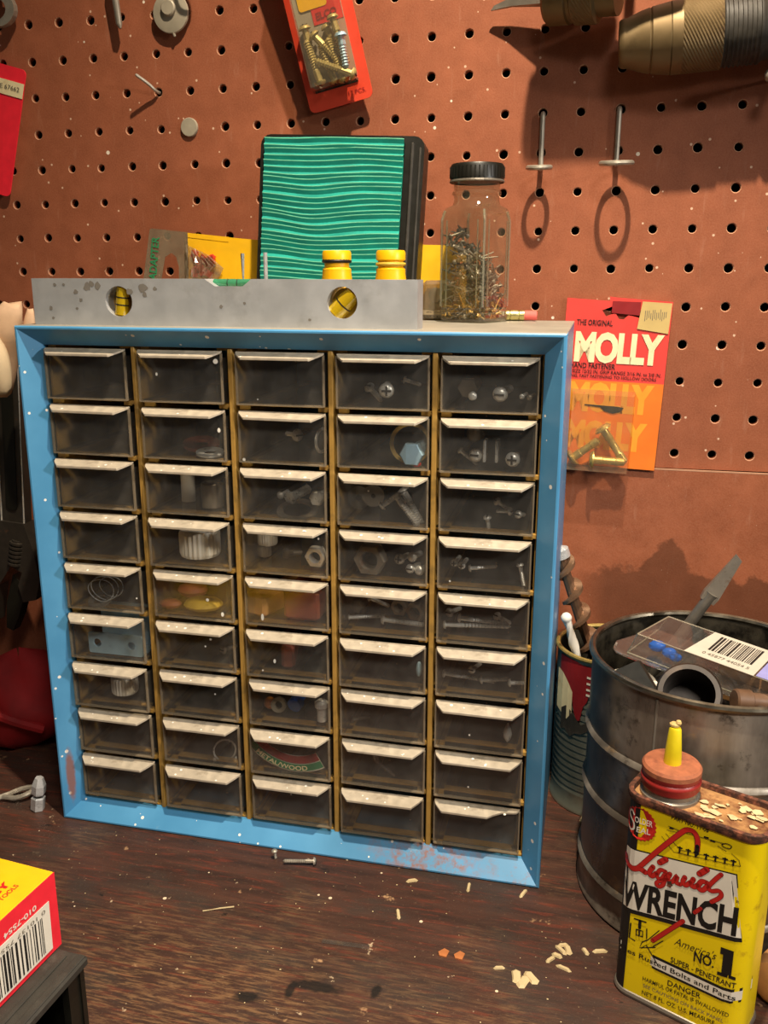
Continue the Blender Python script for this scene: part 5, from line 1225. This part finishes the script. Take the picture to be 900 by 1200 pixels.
    # the red script and the bent pipe that runs on from it
    strokes = [([(34.9, 102), (34.7, 107.5), (32.7, 111.0), (29.4, 111.0), (26.2, 107.8), (16, 93.5), (7.3, 80.3), (5.0, 78.2)], 2.2), ([(-1.0, 82.0), (-.3, 80.0), (1.2, 78.2), (3.9, 77.6), (7.4, 79.2), (10.4, 78.4)], 2.6),
               ([(14.2, 83.3), (12.6, 79.4), (13.9, 77.7), (16.2, 80.4)], 2.1), ([(17.4, 87.2), (20.2, 90.3)], 2.6), ([(20.8, 83.4), (18.0, 83.2), (16.5, 79.2), (18.6, 78.0), (20.8, 82.0), (20.2, 76), (18.0, 73.4), (16.6, 74.8), (19, 77.6), (22.0, 79.6)], 1.7),
               ([(23.0, 83.2), (22.2, 80), (24.4, 79.2), (26.6, 83.6), (26.3, 79.9), (28.4, 79.6)], 1.9), ([(30.4, 84.6), (29.6, 81.4), (31.2, 80.4), (33.3, 83.0)], 2.0), ([(34.6, 85.5), (33.6, 82.1), (35.2, 81.2), (37, 83.2)], 2.0), ([(37.2, 89.6), (40.4, 93.6)], 2.6),
               ([(41.2, 86.4), (38.6, 86.0), (37.2, 82.4), (39.2, 81.2), (42.1, 85.4)], 2.1), ([(47.3, 93.9), (44.6, 89.6), (42.0, 84.4), (43.6, 82.9), (47.0, 84.6), (48.4, 83.2), (47.4, 80.6), (44.2, 77.0)], 1.8), ([(39.4, 70.9), (36.8, 67.2)], 1.6), ([(31.6, 59.7), (17.4, 40.8)], 1.9)]
    b = B()
    for p_, w_ in strokes: ribbon(b, p_, w_ + .55, mp, .34)
    b.build('script_outline', M['darkred'], t, recalc=False)
    b = B()
    for p_, w_ in strokes: ribbon(b, p_, w_, mp, .42)
    o = b.build('script_lettering', M['redink'], t, recalc=False); o['label'] = 'red script word and bent red pipe printed on the label'
    b = B(); ribbon(b, [(34.9, 104.2), (34.9, 100.2)], 2.0, mp, .5, sm=0); b.build('pipe_end', M['blackink'], t, recalc=False)
    # small drawing of a wrench head and a vice
    b = B()
    for L_, w_ in [([(14.6, 39.4), (20.2, 48.2)], .5), ([(18.0, 37.6), (22.6, 43.2)], .5), ([(19.0, 37.4), (15.4, 35.4), (11, 33), (12, 37), (15, 40)], .6), ([(12.2, 33.4), (14.2, 36.4), (20.6, 28.4)], .6), ([(7, 48.8), (13, 49.6)], .9), ([(10, 49), (10, 44.8)], 1.6), ([(5.2, 45), (5.0, 36.4), (8, 35.8)], .8), ([(13.8, 46), (14.2, 40.6)], .6), ([(8.4, 43), (11.8, 43.6), (12, 40.2), (8.6, 39.6), (8.4, 43)], .7), ([(10, 42.4), (10.2, 40.6)], .8)]: ribbon(b, L_, w_, mp, .3, sm=0)
    b.build('tool_drawing', M['blackink'], t, recalc=False)
    b = B(); b.ngon([mp(23.4 + rr * math.cos(i), 77.4 + rr * 1.3 * math.sin(i), .55) for i, rr in zip([k * PI / 5 for k in range(10)], [1.6, 1.1, 1.8, 1.3, 1.7, 1.2, 1.9, 1.2, 1.5, 1.1])]); b.build('rust_spot', M['rust'], t, recalc=False)
oil_can()
b = B(); b.lathe([(9, 0), (12, 2), (13, 12), (12.5, 34), (8, 38)], (0, 0, 0), (.55, .8, .0), 20); b.lathe([(5, 38), (4, 90)], (0, 0, 0), (.55, .8, 0), 12)
tag(b.build('wooden_grip', M['wood'], None, (291, -232, 13.5), smooth=True), 'orange-brown wooden tool handle lying beside the oil can', 'handle')

# ------------------------------------------------------------------ left: hanging tools in the cabinet's shade
def adjustable_wrench():
    t = thing('adjustable_wrench', 'dark adjustable wrench hanging head down beside the cabinet', 'wrench', (-259, -40, 330), (0, 4.0, 0))
    V, F = plate(rrect(22, 168, 9, x0=-11, y0=-165), [[(5.5 * math.cos(-2 * PI * i / 20), -10 + 7 * math.sin(-2 * PI * i / 20)) for i in range(20)]], 9)
    b = B(); b.add([(x, 4.5 - z, y) for x, y, z in V], F); b.build('handle', M['tool_dark'], t)
    b = B(); b.prism(rrect(10, 112, 4, x0=-5, y0=-140), (0, -5, 0), (1, 0, 0), (0, 0, 1), .5); b.build('handle_recess', M['black'], t)
    for sx in (-1, 1): 
        b = B(); b.tube([(sx * 10.2, -4.6, -8), (sx * 10.2, -4.6, -158)], .9, 6); b.build('polished_edge', M['steel'], t)
    head = [(-11, -150), (11, -150), (19, -172), (24, -196), (20, -214), (8, -218), (4, -204), (8, -192), (-2, -188), (-14, -206), (-20, -240), (-28, -236), (-30, -200), (-24, -172)]
    b = B(); b.prism(head, (0, 7, 0), (1, 0, 0), (0, 0, 1), 14); b.build('fixed_jaw', M['tool_dark'], t)
    b = B(); b.prism([(-2, -196), (10, -206), (2, -232), (-4, -246), (-10, -244), (-9, -222)], (0, 5, 0), (1, 0, 0), (0, 0, 1), 10); b.build('moving_jaw', M['black'], t)
    b = B(); pr = []
    for i in range(6): pr += [(6.5, i * 3.6), (6.5, i * 3.6 + 1.8), (5.0, i * 3.6 + 2.2), (5.0, i * 3.6 + 3.4)]
    b.lathe(pr, (1, -4.5, -186), (.15, 0, 1), 16); b.build('worm_screw', M['tool_dark'], t)
    b = B(); b.tube([(0, 42, -6), (0, 20, -6), (0, -8, -5), (0, -9, -1)], 2, 8)
    o = b.build('peg', M['hook']); o.location = Vector((-259.5, -40, 326)) * S; tag(o, 'grey wall peg carrying the adjustable wrench', 'hook')
adjustable_wrench()
t = thing('locking_pliers', 'dull steel plier handle hanging at the frame edge beside the wrench', 'pliers', (-281, -30, 320), (0, 3, 0))
b = B(); b.prism(rrect(16, 190, 6, x0=-8, y0=-188), (0, 4, 0), (1, 0, 0), (0, 0, 1), 8); b.build('handle', M['steel'], t)
b = B(); b.prism(rrect(9, 160, 4, x0=-4.5, y0=-170), (0, -4.2, 0), (1, 0, 0), (0, 0, 1), .6); b.build('handle_recess', M['tool_dark'], t)
b = B(); b.tube([(0, 38, 2), (0, 10, -6), (0, -6, -6)], 2, 8); b.build('hang_peg', M['hook'], t)
def glove():
    t = thing('work_glove', 'tan and cream cloth work glove bunched beside the cabinet top', 'glove', (-232, -95, 320))
    def fold(pts, rad, name, mat, sq=.55):
        b = B(); P = smooth_path(pts, 5); n = 12; V = []
        for i, p in enumerate(P):
            k = i / (len(P) - 1); rr = rad * (.45 + .65 * math.sin(PI * min(1, k * .9 + .12)))
            for j in range(n):
                a = 2 * PI * j / n; V.append((p.x + rr * math.cos(a), p.y + rr * sq * 2 * math.sin(a) * .6, p.z + rr * .25 * math.sin(a * 2)))
        b.add(V, [tuple(range(n)), tuple(range(len(V) - 1, len(V) - n - 1, -1))] + [(i * n + j, i * n + (j + 1) % n, (i + 1) * n + (j + 1) % n, (i + 1) * n + j) for i in range(len(P) - 1) for j in range(n)])
        b.build(name, mat, t, smooth=True, auto=80)
    fold([(-8, 10, -30), (-2, 8, 0), (6, 4, 18), (14, 6, 34)], 15, 'palm', M['leather'])
    fold([(4, -6, -26), (0, -8, -5), (-8, -8, 16), (-14, -4, 32)], 14, 'cuff', M['cream_cloth'])
    fold([(18, 14, -20), (20, 12, 10), (22, 14, 30)], 5, 'finger', M['leather'])
    b = B(); b.tube([(-10, 95, 20), (-8, 40, 18), (-6, 8, 14)], 2, 8); b.build('hang_peg', M['hook'], t)
glove()
def red_bag():
    t = thing('red_cloth_bag', 'dark red cloth bundle lying in the shade beside the cabinet', 'bag', (-262, -66, 0))
    b = B(); nu, nv = 22, 12; V = []
    for j in range(nv + 1):
        for i in range(nu):
            a = 2 * PI * i / nu; v_ = j / nv; rr = math.sin(PI * (.08 + .92 * v_)) ** .6 if v_ < .999 else .02
            k = 1 + .10 * math.sin(a * 3 + v_ * 7) + .06 * math.sin(a * 7 - v_ * 5)
            V.append((46 * rr * k * math.cos(a), 42 * rr * k * math.sin(a), 76 * v_ * (1 + .06 * math.sin(a * 2))))
    b.add(V, [tuple(range(nu)), tuple(range(len(V) - 1, len(V) - nu - 1, -1))] + [(j * nu + i, j * nu + (i + 1) % nu, (j + 1) * nu + (i + 1) % nu, (j + 1) * nu + i) for j in range(nv) for i in range(nu)])
    b.build('cloth', M['redcloth'], t, smooth=True, auto=80)
    b = B(); b.tube(smooth_path([(-30, -30, 60), (-10, -44, 52), (14, -42, 40), (36, -28, 26)], 5), 4, 8); b.build('strap', M['redcloth'], t, smooth=True)
red_bag()
b = B(); b.tube(smooth_path([(-24, -9, 2.5), (-14, -4, 3), (-2, -4, 4), (6, 2, 6), (4, 8, 6), (-4, 6, 5), (-12, -2, 3.5), (-22, -12, 2.6)], 5), 2.0, 8)
tag(b.build('bent_wire', M['hook'], None, (-209, -150, 0), smooth=True), 'bent pale wire loop lying on the bench beside the cabinet', 'wire')
t = thing('hex_bit', 'short steel hexagon bit standing on the bench beside the cabinet foot', 'bit', (-191, -158, 0), (0, 8, 12))
b = B(); b.lathe([(4.6, .3), (5.0, 1), (5.0, 10), (4.4, 11)], n=6); b.build('lower_end', M['steel'], t); b = B(); b.lathe([(3.4, 11), (3.4, 13)], n=10); b.build('waist', M['black'], t); b = B(); b.lathe([(4.6, 13), (5.0, 14), (5.0, 20), (3, 26)], n=6); b.build('upper_end', M['steel'], t)

# ------------------------------------------------------------------ front left: boxed goods on a black case
def black_case():
    t = thing('plastic_case', 'dull black plastic case with an open side at the bench front', 'case', (-43, -330, 0), (0, 0, -5))
    b = B(); b.box((-60, -70, 47.2), (120, 140, 5.4), bev=1.2); b.build('lid', M['black_rough'], t)
    b = B(); b.box((-60, -70, 1.5), (116, 136, 3)); b.box((-60, -3.5, 24), (116, 3, 43)); b.box((-116, -70, 24), (3, 136, 43)); b.box((-5, -134, 24), (4, 8, 43)); b.box((-5, -8, 24), (4, 10, 43)); b.box((-50, -70, 24), (2, 130, 43)); b.build('body', M['black'], t)
    b = B(); b.box((-10.5, -70, 50.2), (2.2, 132, .9), bev=.3); b.box((-3, -70, 49.9), (4, 138, 1.2), bev=.4); b.build('lid_ridge', M['black_rough'], t)
    w_ = thing('wire_scrap', 'short bright wire scraps lying inside the black case', 'wire', (-50, -372, 3.2))
    for k in range(5):
        b = B(); a = k * 1.3; b.tube(smooth_path([(k * 1.5 - 4, -14 + k * 7, 1 + k), (3 + 2 * math.sin(a), -8 + k * 7, 6 + k * 2), (5 * math.cos(a), k * 7, 10 + k)], 4), .6, 6); b.build('strand', M['steel'], w_)
black_case()
def tool_box():
    x0, y0, z0, z1 = -60, -326.5, 50.4, 92
    t = thing('tool_carton', 'small yellow and red tool carton on the black case', 'box', (x0, y0, z0), (0, 0, -6))
    H = z1 - z0; b = B(); b.box((-60, -60, H / 2), (120, 120, H), bev=.5); b.build('carton', M['yellow'], t)
    b = B(); b.box((.15, -60, H / 2), (.3, 119.6, H - .4)); b.build('red_side', M['redcard'], t)
    b = B(); b.prism([(-6.8, 3), (-80, 3), (-80, 29.8), (-6.2, 29.5)], (.5, 0, 0), (0, 1, 0), (0, 0, 1), .2); lab = b.build('barcode_label', M['white'], t)
    b = B(); y = -12; rb = random.Random(2)
    while y > -76:
        w_ = rb.choice([.4, .5, .9, 1.3]); b.box((.85, y - w_ / 2, 14.5), (.12, w_, 20)); y -= w_ + rb.choice([.6, .9, 1.6])
    b.build('barcode', M['blackink'], lab)
    # printed upside down, as the carton stands
    lettering('010-7554', rect_place((.55, -14.5, 33.9), (0, -21.5, 0), (0, 0, -2.8)), M['white'], t, .02)
    lettering('0 10137 75541 3', rect_place((.95, -9.5, 27.4), (0, -40, 0), (0, 0, -2.0)), M['greyink'], lab)
    lettering('TOOLS', lambda u, v: Vector((-8.4 - 2.7 * v, -26 + 11.8 * u, H + .15)), M['redink'], t, .02)
    lettering('GY', lambda u, v: Vector((-12.8 - 4.6 * v, -26.5 + 12.6 * u, H + .15)), M['redink'], t, .05)
tool_box()

# ------------------------------------------------------------------ loose bits on the bench
screw('small pale screw lying on the bench in front of the cabinet', (22, -172.6, 2.6), (-1, -.22, 0), 20, 1.3, 2.6, 'slot', 'hook', group='loose screws on the bench')
screw('stub of a screw standing on the bench near the cabinet edge', (-5, -172.4, 5.6), (.1, .05, -1), 5.6, 1.0, 2.0, None, 'hook', group='loose screws on the bench')
def chips():
    rq = random.Random(9)
    spots = [(88, -174), (124, -171.8), (160, -240), (164, -243), (168, -239), (184, -210), (187, -213), (183, -214), (196.6, -212), (204.7, -210), (177.5, -223), (185, -228), (158, -170), (192, -80), (86, -206), (181, -219), (150, -236)]
    HUSK = ['pale husk close under the cabinet bottom, far from its corner', 'pale husk under the cabinet bottom edge near its corner', 'largest husk of the clump before the cans', 'husk at the cabinet side of the clump of large husks', 'husk at the oil-can side of the clump of large husks',
            'husk in the upper trio before the big can', 'husk in the upper trio nearest the oil can', 'husk in the upper trio farthest from the oil can', 'lone slim husk before the big tin can', 'lone slim husk touching the foot of the oil can', 'husk between the upper trio and the large clump', 'small husk just below the upper trio',
            'husk just off the cabinet corner', 'husk between the corrugated can and the big can', 'orange-tinted husk alone in the middle of the bench', 'small husk beside the large clump', 'stray husk on the bench before the large clump']
    for i, (x, y) in enumerate(spots):
        L, W_ = rq.uniform(3.0, 5.2), rq.uniform(1.2, 2.2); a = rq.uniform(0, PI)
        if i in (2, 3, 4): L, W_ = 5.5, 3
        b = B(); n = 8; ring = [(L * math.cos(2 * PI * k / n), W_ * math.sin(2 * PI * k / n) * (1.2 if k % 2 else .8)) for k in range(n)]
        V = [(p[0], p[1], 0.1) for p in ring] + [(p[0] * .7, p[1] * .7, 1.1) for p in ring]
        b.add(V, [tuple(range(n - 1, -1, -1)), tuple(range(n, 2 * n))] + [(k, (k + 1) % n, n + (k + 1) % n, n + k) for k in range(n)])
        o = b.build('seed_husk', M['chip'], None, (x, y, .05), rot=(0, 0, math.degrees(a)))
        tag(o, HUSK[i], 'husk', 'pale husks scattered on the bench')
    for i, (x, y) in enumerate([(118, -232), (127, -232)]):
        b = B(); b.prism([(-3, 0), (0, 3.4), (3, 2), (2, -3), (-2, -2.6)], (0, 0, 0), (1, 0, 0), (0, 1, 0), .8)
        tag(b.build('orange_chip', M['chip_dark'], None, (x, y, .1)), 'orange-brown wood chip on the bench, %s of two' % ('nearer the carton' if i == 0 else 'nearer the oil can'), 'chip', 'orange wood chips on the bench')
    b = B(); b.tube([(-9, -4, .5), (0, .5, .6), (8, 4, .5)], .45, 6); tag(b.build('straw', M['chip'], None, (-20.8, -227, 0)), 'thin pale straw lying on the bench before the cabinet', 'straw')
    b = B(); b.box((0, 0, .5), (28, 3.2, .8), rot=(0, 0, 3), bev=.3); tag(b.build('plastic_sliver', M['clam'], None, (62, -238, .1)), 'clear plastic sliver lying on the bench', 'sliver')
    b = B()
    for k in range(150):
        x, y = rq.uniform(-150, 230), rq.uniform(-330, -168); s_ = rq.uniform(.2, .6)
        b.ngon([(x + s_ * rq.uniform(.5, 1.2) * math.cos(i * PI / 2.5), y + s_ * rq.uniform(.5, 1.2) * math.sin(i * PI / 2.5), .25) for i in range(5)])
    tag(b.build('sawdust_crumbs', M['chip'], recalc=False), 'fine pale crumbs scattered over the bench', 'crumbs', kind='stuff')
chips()
